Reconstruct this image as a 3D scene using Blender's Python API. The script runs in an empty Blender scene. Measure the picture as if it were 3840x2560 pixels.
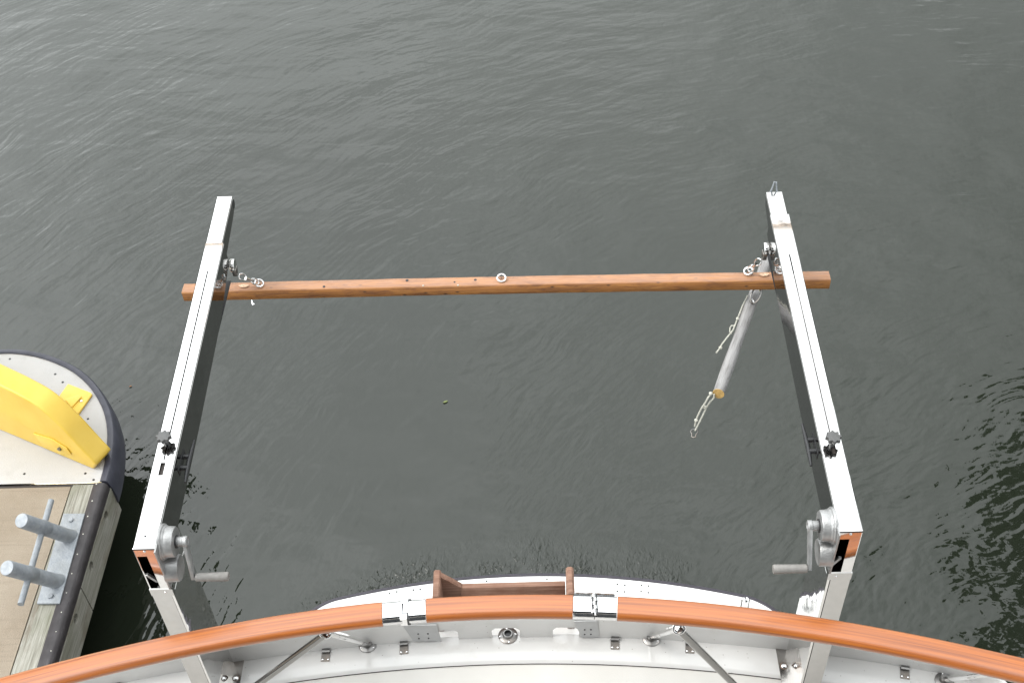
import bpy, bmesh, math, random
from mathutils import Vector, Matrix, noise as mnoise

random.seed(7)
R_ = math.radians
scene = bpy.context.scene
col = scene.collection

# ------------------------------------------------------------------ camera
CAM = Vector((0.0, 0.0, 4.9))
ROWS = ((0.99917, -0.02882, -0.02545), (-0.00242, -0.70499, 0.70921), (-0.03838, -0.70856, -0.70461))
F_PX = 4500.0                                   # focal length for a 3840 px wide frame
def ray(u, v):                                  # viewing ray through pixel (u, v) of the 3840 x 2560 photograph
    c = ((u - 1920) / F_PX, (v - 1280) / F_PX, 1.0)
    return Vector([sum(ROWS[i][j] * c[j] for j in range(3)) for i in range(3)])
def atz(u, v, z):
    r = ray(u, v); return CAM + r * ((z - CAM.z) / r.z)
def atx(u, v, x):
    r = ray(u, v); return CAM + r * ((x - CAM.x) / r.x)
def aty(u, v, y):
    r = ray(u, v); return CAM + r * ((y - CAM.y) / r.y)
K = 3840 / 2352
def q(u, v, z): return atz(u * K, v * K, z)     # same, pixel read off a 2352 wide view

cam_d = bpy.data.cameras.new("camera"); cam = bpy.data.objects.new("camera", cam_d); col.objects.link(cam)
cam_d.sensor_fit = 'HORIZONTAL'; cam_d.sensor_width = 36.0; cam_d.lens = F_PX / 3840 * 36.0
cam_d.clip_start = 0.05; cam_d.clip_end = 2000
m = Matrix(((ROWS[0][0], -ROWS[0][1], -ROWS[0][2], CAM.x), (ROWS[1][0], -ROWS[1][1], -ROWS[1][2], CAM.y),
            (ROWS[2][0], -ROWS[2][1], -ROWS[2][2], CAM.z), (0, 0, 0, 1)))
q_ = m.to_quaternion(); cam.rotation_mode = 'QUATERNION'; cam.rotation_quaternion = q_; cam.location = CAM
scene.camera = cam

# ------------------------------------------------------------------ sky, sun, exposure
world = bpy.data.worlds.new("World"); scene.world = world; world.use_nodes = True
wt = world.node_tree; wn = wt.nodes; wl = wt.links
for n_ in list(wn): wn.remove(n_)
SUN_EL, SUN_AZ = 52.0, -88.0
w_out = wn.new('ShaderNodeOutputWorld'); w_bg = wn.new('ShaderNodeBackground'); w_bg.inputs['Strength'].default_value = 0.10
w_sky = wn.new('ShaderNodeTexSky'); w_sky.sky_type = 'NISHITA'; w_sky.sun_disc = False
w_sky.sun_elevation = R_(SUN_EL); w_sky.sun_rotation = R_(SUN_AZ % 360); w_sky.air_density = 1.0; w_sky.dust_density = 2.0
w_tc = wn.new('ShaderNodeTexCoord')
w_no = wn.new('ShaderNodeTexNoise'); w_no.inputs['Scale'].default_value = 3.2; w_no.inputs['Detail'].default_value = 6; w_no.inputs['Roughness'].default_value = 0.55
w_cr = wn.new('ShaderNodeValToRGB')
w_cr.color_ramp.elements[0].position = 0.30; w_cr.color_ramp.elements[0].color = (8.6, 9.05, 9.0, 1)
w_cr.color_ramp.elements[1].position = 0.72; w_cr.color_ramp.elements[1].color = (15.4, 15.8, 15.8, 1)
w_mx = wn.new('ShaderNodeMix'); w_mx.data_type = 'RGBA'; w_mx.inputs[0].default_value = 0.93
wl.new(w_tc.outputs['Generated'], w_no.inputs['Vector']); wl.new(w_no.outputs['Fac'], w_cr.inputs['Fac'])
wl.new(w_sky.outputs['Color'], w_mx.inputs[6]); wl.new(w_cr.outputs['Color'], w_mx.inputs[7])
# an overcast sky is paler round the hidden sun
w_dot = wn.new('ShaderNodeVectorMath'); w_dot.operation = 'DOT_PRODUCT'
w_dot.inputs[1].default_value = (math.sin(R_(SUN_AZ)) * math.cos(R_(SUN_EL)), math.cos(R_(SUN_AZ)) * math.cos(R_(SUN_EL)), math.sin(R_(SUN_EL)))
w_mr = wn.new('ShaderNodeMapRange'); w_mr.inputs['From Min'].default_value = 0.1; w_mr.inputs['From Max'].default_value = 1.0
w_mr.inputs['To Min'].default_value = 0.66; w_mr.inputs['To Max'].default_value = 1.75
w_sc = wn.new('ShaderNodeVectorMath'); w_sc.operation = 'SCALE'
wl.new(w_tc.outputs['Generated'], w_dot.inputs[0]); wl.new(w_dot.outputs['Value'], w_mr.inputs['Value'])
wl.new(w_mx.outputs[2], w_sc.inputs[0]); wl.new(w_mr.outputs['Result'], w_sc.inputs['Scale'])
wl.new(w_sc.outputs['Vector'], w_bg.inputs['Color']); wl.new(w_bg.outputs['Background'], w_out.inputs['Surface'])
sun_d = bpy.data.lights.new("sun", 'SUN'); sun_d.energy = 0.9; sun_d.angle = R_(22); sun_d.color = (1.0, 0.96, 0.90)
sun = bpy.data.objects.new("sun", sun_d); col.objects.link(sun)
to_sun = Vector((math.sin(R_(SUN_AZ)) * math.cos(R_(SUN_EL)), math.cos(R_(SUN_AZ)) * math.cos(R_(SUN_EL)), math.sin(R_(SUN_EL))))
sun.rotation_euler = to_sun.to_track_quat('Z', 'Y').to_euler()
vs = scene.view_settings
vs.view_transform = 'Standard'; vs.look = 'None'; vs.exposure = 0.85; vs.gamma = 1.0; vs.use_curve_mapping = False
scene.cycles.max_bounces = 10; scene.cycles.glossy_bounces = 6; scene.cycles.caustics_reflective = False; scene.cycles.caustics_refractive = False

# ------------------------------------------------------------------ materials
class NT:
    def __init__(s, name):
        s.m = bpy.data.materials.new(name); s.m.use_nodes = True; s.t = s.m.node_tree; s.n = s.t.nodes; s.l = s.t.links
        s.b = s.n['Principled BSDF']; s.tc = s.n.new('ShaderNodeTexCoord')
    def coord(s, kind='Object', scale=(1, 1, 1), rot=(0, 0, 0)):
        mp = s.n.new('ShaderNodeMapping'); mp.inputs['Scale'].default_value = scale; mp.inputs['Rotation'].default_value = rot
        s.l.new(s.tc.outputs[kind], mp.inputs['Vector']); return mp.outputs['Vector']
    def noise(s, vec, scale=1, detail=4, rough=0.5, dist=0.0):
        n = s.n.new('ShaderNodeTexNoise'); n.inputs['Scale'].default_value = scale; n.inputs['Detail'].default_value = detail
        n.inputs['Roughness'].default_value = rough; n.inputs['Distortion'].default_value = dist
        if vec is not None: s.l.new(vec, n.inputs['Vector'])
        return n.outputs['Fac']
    def voro(s, vec, scale=1, rnd=1.0):
        n = s.n.new('ShaderNodeTexVoronoi'); n.inputs['Scale'].default_value = scale; n.inputs['Randomness'].default_value = rnd
        s.l.new(vec, n.inputs['Vector']); return n.outputs['Distance']
    def ramp(s, fac, stops):
        n = s.n.new('ShaderNodeValToRGB'); e = n.color_ramp.elements
        while len(e) < len(stops): e.new(0.5)
        for i, (p, c) in enumerate(stops):
            e[i].position = p; e[i].color = (c if hasattr(c, '__len__') else (c, c, c)) + (() if hasattr(c, '__len__') and len(c) == 4 else (1,)) if hasattr(c, '__len__') else (c, c, c, 1)
        s.l.new(fac, n.inputs['Fac']); return n.outputs['Color']
    def mix(s, fac, a, b, mode='MIX'):
        n = s.n.new('ShaderNodeMix'); n.data_type = 'RGBA'; n.blend_type = mode
        for i, x in ((0, fac), (6, a), (7, b)):
            if isinstance(x, (int, float)): n.inputs[i].default_value = x
            elif isinstance(x, tuple): n.inputs[i].default_value = x + (1,) if len(x) == 3 else x
            else: s.l.new(x, n.inputs[i])
        return n.outputs[2]
    def math(s, op, a, b=None, c=None):
        n = s.n.new('ShaderNodeMath'); n.operation = op
        for i, x in enumerate((a, b, c)):
            if x is None: continue
            if isinstance(x, (int, float)): n.inputs[i].default_value = x
            else: s.l.new(x, n.inputs[i])
        return n.outputs[0]
    def bump(s, h, dist=0.01, strength=1.0):
        n = s.n.new('ShaderNodeBump'); n.inputs['Distance'].default_value = dist; n.inputs['Strength'].default_value = strength
        s.l.new(h, n.inputs['Height']); s.l.new(n.outputs['Normal'], s.b.inputs['Normal'])
    def set(s, **kw):
        for k_, v_ in kw.items():
            nm = {'base': 'Base Color', 'rough': 'Roughness', 'metal': 'Metallic', 'ior': 'IOR', 'coat': 'Coat Weight', 'coatr': 'Coat Roughness', 'spec': 'Specular IOR Level'}[k_]
            if isinstance(v_, (int, float)): s.b.inputs[nm].default_value = v_
            elif isinstance(v_, tuple): s.b.inputs[nm].default_value = v_ + (1,)
            else: s.l.new(v_, s.b.inputs[nm])
        return s

M = {}
def plain(key, base, rough=0.5, metal=0.0, var=0.12, vscale=25, bump=0.0, bscale=200, coat=0.0):
    t = NT(key); c = t.coord()
    lo = tuple(x * (1 - var) for x in base); hi = tuple(min(1, x * (1 + var)) for x in base)
    t.set(base=t.ramp(t.noise(c, vscale, 5), [(0.3, lo), (0.7, hi)]), metal=metal, coat=coat)
    t.set(rough=t.ramp(t.noise(c, vscale * 1.7, 4), [(0.3, max(0.02, rough * 0.8)), (0.7, min(1, rough * 1.2))]))
    if bump: t.bump(t.noise(c, bscale, 3), bump)
    M[key] = t.m; return t.m

# varnished teak with the grain running along the sweep (UV: x = metres along, y = metres round)
t = NT('varnished_teak')
g1 = t.noise(t.coord('UV', (1.6, 120, 1)), 1, 6, 0.6, 0.4); g2 = t.noise(t.coord('UV', (5, 420, 1)), 1, 4, 0.6); g3 = t.noise(t.coord('UV', (1.1, 26, 1)), 1, 3, 0.5, 1.2)
c1 = t.ramp(g1, [(0.28, (0.19, 0.046, 0.007)), (0.52, (0.39, 0.107, 0.013)), (0.75, (0.49, 0.155, 0.020))])
c2 = t.mix(t.ramp(g3, [(0.40, 0.0), (0.72, 0.55)]), c1, (0.22, 0.064, 0.020))
c3 = t.mix(t.ramp(g2, [(0.50, 0.0), (0.80, 0.35)]), c2, (0.26, 0.07, 0.018))
t.set(base=c3, rough=0.42, coat=1.0, coatr=0.26); t.b.inputs['Coat IOR'].default_value = 1.52; t.bump(g2, 0.0004); M['varnished_teak'] = t.m

t = NT('weathered_mahogany')
g1 = t.noise(t.coord('UV', (3, 90, 1)), 1, 6, 0.65, 0.3); g2 = t.noise(t.coord('UV', (14, 300, 1)), 1, 4, 0.7); g3 = t.noise(t.coord('UV', (9, 34, 1)), 1, 6, 0.68, 0.8)
c1 = t.ramp(g1, [(0.28, (0.15, 0.056, 0.016)), (0.5, (0.34, 0.135, 0.031)), (0.75, (0.48, 0.225, 0.066))])
c2 = t.mix(t.ramp(g3, [(0.48, 0.0), (0.64, 0.75)]), c1, (0.14, 0.052, 0.020))
vo = t.voro(t.coord('UV', (16, 30, 1)), 1)
c3 = t.mix(t.ramp(vo, [(0.05, 0.95), (0.17, 0.0)]), c2, (0.030, 0.013, 0.008))
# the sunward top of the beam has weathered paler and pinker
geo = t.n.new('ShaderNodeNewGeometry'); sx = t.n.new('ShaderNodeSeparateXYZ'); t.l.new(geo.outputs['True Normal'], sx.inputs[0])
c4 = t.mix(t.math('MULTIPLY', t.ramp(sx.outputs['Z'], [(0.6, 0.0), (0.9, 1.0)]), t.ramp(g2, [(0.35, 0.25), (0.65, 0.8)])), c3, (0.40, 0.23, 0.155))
t.set(base=c4, rough=0.6, coat=0.15, coatr=0.4); t.bump(g2, 0.0015); M['weathered_mahogany'] = t.m

t = NT('bare_teak')
g1 = t.noise(t.coord('Object', (6, 90, 90)), 1, 5, 0.6, 0.3); g3 = t.noise(t.coord('Object', (9, 9, 9)), 2, 4)
c1 = t.ramp(g1, [(0.3, (0.17, 0.085, 0.055)), (0.7, (0.30, 0.175, 0.125))])
t.set(base=t.mix(t.ramp(g3, [(0.5, 0.0), (0.75, 0.6)]), c1, (0.15, 0.06, 0.032)), rough=0.75); t.bump(g1, 0.001); M['bare_teak'] = t.m

t = NT('grey_driftwood')
g1 = t.noise(t.coord('UV', (4, 160, 1)), 1, 5, 0.7, 0.4); g2 = t.noise(t.coord('UV', (8, 30, 1)), 1, 4); vo = t.voro(t.coord('UV', (70, 70, 1)), 1)
c1 = t.ramp(g1, [(0.30, (0.11, 0.105, 0.105)), (0.5, (0.28, 0.275, 0.275)), (0.70, (0.32, 0.31, 0.305))])
c2 = t.mix(t.ramp(g2, [(0.46, 0.0), (0.66, 0.65)]), c1, (0.13, 0.12, 0.115))
t.set(base=t.mix(t.ramp(vo, [(0.06, 0.9), (0.12, 0.0)]), c2, (0.05, 0.045, 0.04)), rough=0.85); t.bump(g1, 0.001); M['grey_driftwood'] = t.m
plain('sawn_pine', (0.42, 0.27, 0.09), 0.7, var=0.25, vscale=90)

t = NT('gelcoat')
c = t.coord(); n1 = t.noise(c, 2.2, 5, 0.6); n2 = t.noise(c, 55, 3); vo = t.voro(c, 34)
c1 = t.ramp(n1, [(0.3, (0.49, 0.48, 0.468)), (0.7, (0.55, 0.542, 0.532))])
c2 = t.mix(t.ramp(vo, [(0.05, 0.75), (0.085, 0.0)]), c1, (0.20, 0.175, 0.15)); c2 = t.mix(t.ramp(t.noise(c, 9, 7, 0.72), [(0.56, 0.0), (0.78, 0.35)]), c2, (0.36, 0.33, 0.29))
t.set(base=c2, rough=t.ramp(n2, [(0.3, 0.16), (0.7, 0.26)]), coat=0.5, coatr=0.04); t.bump(t.noise(c, 7, 3), 0.0012); M['gelcoat'] = t.m
t = NT('deck_sole')
c = t.coord(); n1 = t.noise(c, 2.2, 5, 0.6); n3 = t.noise(t.coord('Object', (30, 4, 4)), 1, 4)
vo = t.voro(c, 30)
c1 = t.ramp(n1, [(0.3, (0.49, 0.470, 0.440)), (0.7, (0.54, 0.525, 0.500))])
c2 = t.mix(t.ramp(n3, [(0.66, 0.0), (0.8, 0.35)]), c1, (0.50, 0.38, 0.26))
t.set(base=t.mix(t.ramp(vo, [(0.03, 0.5), (0.06, 0.0)]), c2, (0.32, 0.28, 0.24)), rough=0.35); t.bump(t.noise(c, 260, 2), 0.0006); M['deck_sole'] = t.m
plain('swim_platform_white', (0.78, 0.78, 0.77), 0.3, var=0.03, vscale=8)
plain('worn_wood', (0.62, 0.42, 0.29), 0.8, var=0.35, vscale=160)
plain('grey_panel', (0.40, 0.40, 0.40), 0.35, var=0.06)
plain('dark_seam', (0.035, 0.028, 0.025), 0.7)

def steel(key, base, rough, wav=0.0, wscale=9, stain=0.0):
    t = NT(key); c = t.coord(); n = t.noise(c, 40, 5, 0.6); n2 = t.noise(c, 7, 4)
    b = t.ramp(n, [(0.3, tuple(x * 0.93 for x in base)), (0.7, base)])
    if stain: b = t.mix(t.ramp(n2, [(0.5, 0.0), (0.7, stain)]), b, (0.28, 0.20, 0.14))
    t.set(base=b, metal=1.0, rough=t.ramp(n, [(0.3, rough * 0.8), (0.7, rough * 1.3)]))
    if wav: t.bump(t.noise(t.coord(), wscale, 2), wav)
    M[key] = t.m
steel('polished_steel', (0.74, 0.73, 0.72), 0.05, 0.0035, 9)
steel('post_steel', (0.50, 0.49, 0.48), 0.08, 0.0035, 9)
steel('chrome', (0.82, 0.82, 0.83), 0.06, 0.0008, 20)
steel('dark_reflection_steel', (0.24, 0.236, 0.23), 0.06, 0.0015, 6)  # low base colour stands in for dark reflections in the steel
steel('dull_steel', (0.25, 0.245, 0.24), 0.36, 0.0, 9, 0.45)
steel('foot_steel', (0.42, 0.40, 0.38), 0.16, 0.0008, 25, 0.7)
# the stained weld near the outer end of each arm
t = NT('arm_steel'); c = t.coord(); n = t.noise(c, 40, 5, 0.6); sx = t.n.new('ShaderNodeSeparateXYZ'); t.l.new(c, sx.inputs[0])
n4 = t.noise(t.coord('Object', (30, 90, 30)), 1, 5, 0.7)
yy = t.math('ADD', sx.outputs['Y'], t.math('MULTIPLY', t.math('SUBTRACT', n4, 0.5), 0.05))
band = t.ramp(t.math('ABSOLUTE', t.math('SUBTRACT', yy, 1.255)), [(0.006, 0.9), (0.040, 0.0)])
b = t.mix(band, t.ramp(n, [(0.3, (0.67, 0.66, 0.66)), (0.7, (0.72, 0.715, 0.71))]), t.ramp(n4, [(0.35, (0.10, 0.075, 0.055)), (0.62, (0.42, 0.33, 0.26))]))
t.set(base=b, metal=1.0, rough=t.mix(band, (0.05, 0.05, 0.05), (0.3, 0.3, 0.3))); t.bump(t.noise(c, 6, 1), 0.0006); M['arm_steel'] = t.m

t = NT('galvanised'); c = t.coord(); n1 = t.noise(c, 30, 5, 0.65); n2 = t.noise(c, 110, 4); n3 = t.noise(c, 9, 5)
b = t.ramp(n1, [(0.3, (0.22, 0.24, 0.265)), (0.7, (0.34, 0.36, 0.385))])
t.set(base=t.mix(t.ramp(n3, [(0.5, 0.0), (0.7, 0.6)]), b, (0.25, 0.26, 0.26)), rough=0.6, metal=0.25); t.bump(n2, 0.002); M['galvanised'] = t.m
plain('cast_alloy', (0.34, 0.34, 0.34), 0.38, 0.55, 0.22, 30, 0.0008, 160)
plain('handle_plastic', (0.20, 0.19, 0.18), 0.55, 0, 0.15, 60, 0.0008, 200)
plain('knob_plastic', (0.085, 0.085, 0.085), 0.5, 0, 0.15, 60)
plain('dark_metal', (0.03, 0.03, 0.032), 0.35, 0.3)
plain('rust_stain', (0.12, 0.075, 0.05), 0.8, 0, 0.3, 60)

t = NT('bumper_rubber'); c = t.coord(); n = t.noise(c, 18, 5); n2 = t.noise(t.coord('Object', (3, 3, 60)), 1, 4)
b = t.ramp(n, [(0.3, (0.030, 0.031, 0.045)), (0.7, (0.050, 0.051, 0.070))])
t.set(base=t.mix(t.ramp(n2, [(0.62, 0.0), (0.8, 0.3)]), b, (0.13, 0.13, 0.15)), rough=0.38); t.bump(n, 0.002); M['bumper_rubber'] = t.m
t = NT('edge_rubber'); c = t.coord(); n = t.noise(c, 22, 5); n2 = t.noise(t.coord('Object', (40, 9, 40)), 1, 5, 0.7)
b = t.ramp(n, [(0.3, (0.022, 0.018, 0.020)), (0.7, (0.042, 0.036, 0.039))])
t.set(base=t.mix(t.ramp(n2, [(0.58, 0.0), (0.75, 0.5)]), b, (0.15, 0.14, 0.15)), rough=0.42); t.bump(n, 0.002); M['edge_rubber'] = t.m
plain('rub_strake', (0.035, 0.030, 0.042), 0.45, 0, 0.15)

t = NT('dock_timber')
g1 = t.noise(t.coord('Object', (150, 6, 150)), 1, 6, 0.65, 0.5); g2 = t.noise(t.coord('Object', (10, 4, 10)), 1, 4); g3 = t.noise(t.coord('Object', (420, 20, 420)), 1, 3, 0.6); g4 = t.noise(t.coord('Object', (14, 3, 8)), 1, 5, 0.65)
c1 = t.ramp(g1, [(0.30, (0.13, 0.12, 0.095)), (0.5, (0.27, 0.262, 0.225)), (0.72, (0.37, 0.36, 0.325))])
c2 = t.mix(t.ramp(g2, [(0.45, 0.0), (0.7, 0.55)]), c1, (0.13, 0.135, 0.085))
c3 = t.mix(t.ramp(g4, [(0.52, 0.0), (0.68, 0.7)]), c2, (0.115, 0.082, 0.050))
t.set(base=c3, rough=0.85); t.bump(g1, 0.003); M['dock_timber'] = t.m
t = NT('dock_carpet'); c = t.coord(); n1 = t.noise(c, 3, 6, 0.65); n2 = t.noise(c, 420, 2); n3 = t.noise(t.coord('Object', (3, 90, 3)), 1, 3)
b = t.ramp(n1, [(0.3, (0.30, 0.245, 0.185)), (0.7, (0.37, 0.315, 0.25))]); b = t.mix(t.ramp(n2, [(0.35, 0.35), (0.6, 0.0)]), b, (0.10, 0.075, 0.055)); b = t.mix(t.ramp(n3, [(0.55, 0.0), (0.75, 0.25)]), b, (0.14, 0.11, 0.085))
t.set(base=b, rough=0.97); t.bump(n2, 0.004); M['dock_carpet'] = t.m
t = NT('platform_grey'); c = t.coord(); n1 = t.noise(c, 2.5, 6, 0.6); n2 = t.noise(c, 300, 2); vo = t.voro(c, 22)
b = t.ramp(n1, [(0.3, (0.39, 0.385, 0.385)), (0.7, (0.47, 0.46, 0.455))]); b = t.mix(t.ramp(vo, [(0.03, 0.5), (0.05, 0.0)]), b, (0.10, 0.09, 0.085)); b = t.mix(t.ramp(t.noise(c, 5, 7, 0.7), [(0.52, 0.0), (0.75, 0.45)]), b, (0.25, 0.235, 0.22))
t.set(base=b, rough=0.62); t.bump(n2, 0.001); M['platform_grey'] = t.m
t = NT('yellow_plastic'); c = t.coord(); n1 = t.noise(c, 6, 4); n2 = t.noise(t.coord('Object', (60, 60, 8)), 1, 5, 0.7)
b = t.ramp(n1, [(0.3, (0.66, 0.43, 0.055)), (0.7, (0.72, 0.50, 0.085))])
b = t.mix(t.ramp(t.noise(t.coord('Object', (5, 5, 60)), 1, 5, 0.7), [(0.66, 0.0), (0.72, 0.5)]), b, (0.30, 0.20, 0.05)); b = t.mix(t.ramp(t.noise(c, 3, 6, 0.7), [(0.55, 0.0), (0.8, 0.35)]), b, (0.40, 0.25, 0.06))
t.set(base=b, rough=0.38); t.bump(n2, 0.0008); M['yellow_plastic'] = t.m
plain('white_rope', (0.52, 0.51, 0.45), 0.9, 0, 0.2, 200, 0.003, 500)
plain('leaf_green', (0.14, 0.17, 0.05), 0.6, 0, 0.3, 90)
plain('leaf_orange', (0.22, 0.085, 0.02), 0.6, 0, 0.3, 90)
plain('foliage', (0.030, 0.042, 0.010), 0.7, 0, 0.5, 1.3)
plain('bark', (0.10, 0.075, 0.05), 0.9, 0, 0.4, 9, 0.02, 14)
plain('bank_soil', (0.12, 0.12, 0.06), 0.95, 0, 0.4, 2, 0.03, 8)
plain('window_glass', (0.02, 0.022, 0.025), 0.05)
plain('canvas', (0.03, 0.032, 0.04), 0.9)

# water: fanning wind ripples, calmer towards the stern
t = NT('water')
sx = t.n.new('ShaderNodeSeparateXYZ'); t.l.new(t.tc.outputs['Object'], sx.inputs[0])
X, Y = sx.outputs['X'], sx.outputs['Y']
wob = t.noise(t.coord('Object', (0.7, 0.7, 1)), 1, 3, 0.5); wob2 = t.noise(t.coord('Object', (0.75, 0.75, 1), (0.3, 0, 1.1)), 1.0, 3, 0.5)
dx = t.math('ADD', t.math('SUBTRACT', X, 3.6), t.math('MULTIPLY', t.math('SUBTRACT', wob, 0.5), 0.6))
dy = t.math('ADD', t.math('SUBTRACT', Y, 1.2), t.math('MULTIPLY', t.math('SUBTRACT', wob2, 0.5), 0.6))
rr = t.math('SQRT', t.math('ADD', t.math('MULTIPLY', dx, dx), t.math('MULTIPLY', dy, dy)))
th = t.math('ARCTAN2', dy, dx)
def polar(kr, kt, off=0.0):
    cb = t.n.new('ShaderNodeCombineXYZ')
    t.l.new(t.math('MULTIPLY', rr, kr), cb.inputs[0]); t.l.new(t.math('MULTIPLY', th, kt), cb.inputs[1]); cb.inputs[2].default_value = off
    return cb.outputs[0]
nA = t.noise(polar(21.0, 24.0), 1, 1.5, 0.45, 0.12)
nB = t.noise(polar(8.0, 19.0, 5.0), 1, 2, 0.45, 0.12)
nC = t.noise(t.coord('Object', (26, 20, 1), (0, 0, 0.5)), 1, 2, 0.5)
nE = t.noise(t.coord('Object', (3.4, 8.5, 1), (0, 0, 0.35)), 1, 2, 0.45, 0.3)
nD = t.noise(t.coord('Object', (0.9, 0.9, 1)), 1, 2)
gust = t.ramp(t.noise(t.coord('Object', (0.55, 0.40, 1), (0, 0, 0.4)), 1, 3, 0.5), [(0.30, 0.45), (0.68, 1.2)])
far = t.ramp(t.math('MULTIPLY', t.math('SUBTRACT', Y, 2.4), 0.18), [(0.0, 0.27), (0.35, 0.80), (1.0, 1.2)])
amp = t.math('MULTIPLY', gust, far)
nearA = t.ramp(t.math('MULTIPLY', t.math('SUBTRACT', Y, 2.4), 0.18), [(0.10, 0.85), (0.5, 0.52), (1.0, 0.34)])
h = t.math('ADD', t.math('MULTIPLY', nA, t.math('MULTIPLY', 0.0100, nearA)), t.math('MULTIPLY', nB, 0.0062))
h = t.math('ADD', h, t.math('ADD', t.math('MULTIPLY', nC, 0.0014), t.math('MULTIPLY', nE, 0.0068)))
h = t.math('MULTIPLY', h, t.math('MULTIPLY', amp, 1.12))
nF = t.noise(t.coord('Object', (1.5, 2.6, 1), (0, 0, 0.3)), 1, 1)
h = t.math('ADD', h, t.math('ADD', t.math('MULTIPLY', nD, 0.025), t.math('MULTIPLY', nF, 0.02)))
chop = t.noise(t.coord('Object', (48, 30, 1), (0, 0, 0.25)), 1, 2, 0.5, 0.6)
cm = t.math('MULTIPLY', t.ramp(t.noise(t.coord('Object', (2.2, 3.0, 1)), 1, 3, 0.6), [(0.40, 0.0), (0.60, 1.0)]), t.ramp(t.math('SUBTRACT', Y, t.math('MULTIPLY', t.math('MULTIPLY', X, X), -0.25)), [(0.0, 0.0), (0.99, 1.0)]))
hull_d = t.math('ADD', Y, t.math('MULTIPLY', t.math('MULTIPLY', t.math('ADD', X, 0.1), t.math('ADD', X, 0.1)), 0.30))
cm = t.math('MULTIPLY', cm, t.ramp(t.math('MULTIPLY', t.math('SUBTRACT', hull_d, 3.0), 1.0), [(0.33, 1.0), (0.60, 0.0)]))
h = t.math('ADD', h, t.math('MULTIPLY', t.math('MULTIPLY', chop, cm), 0.026))
t.set(base=(0.0115, 0.0145, 0.0095), rough=0.025, ior=1.51); t.bump(h, 1.0); M['water'] = t.m

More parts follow.
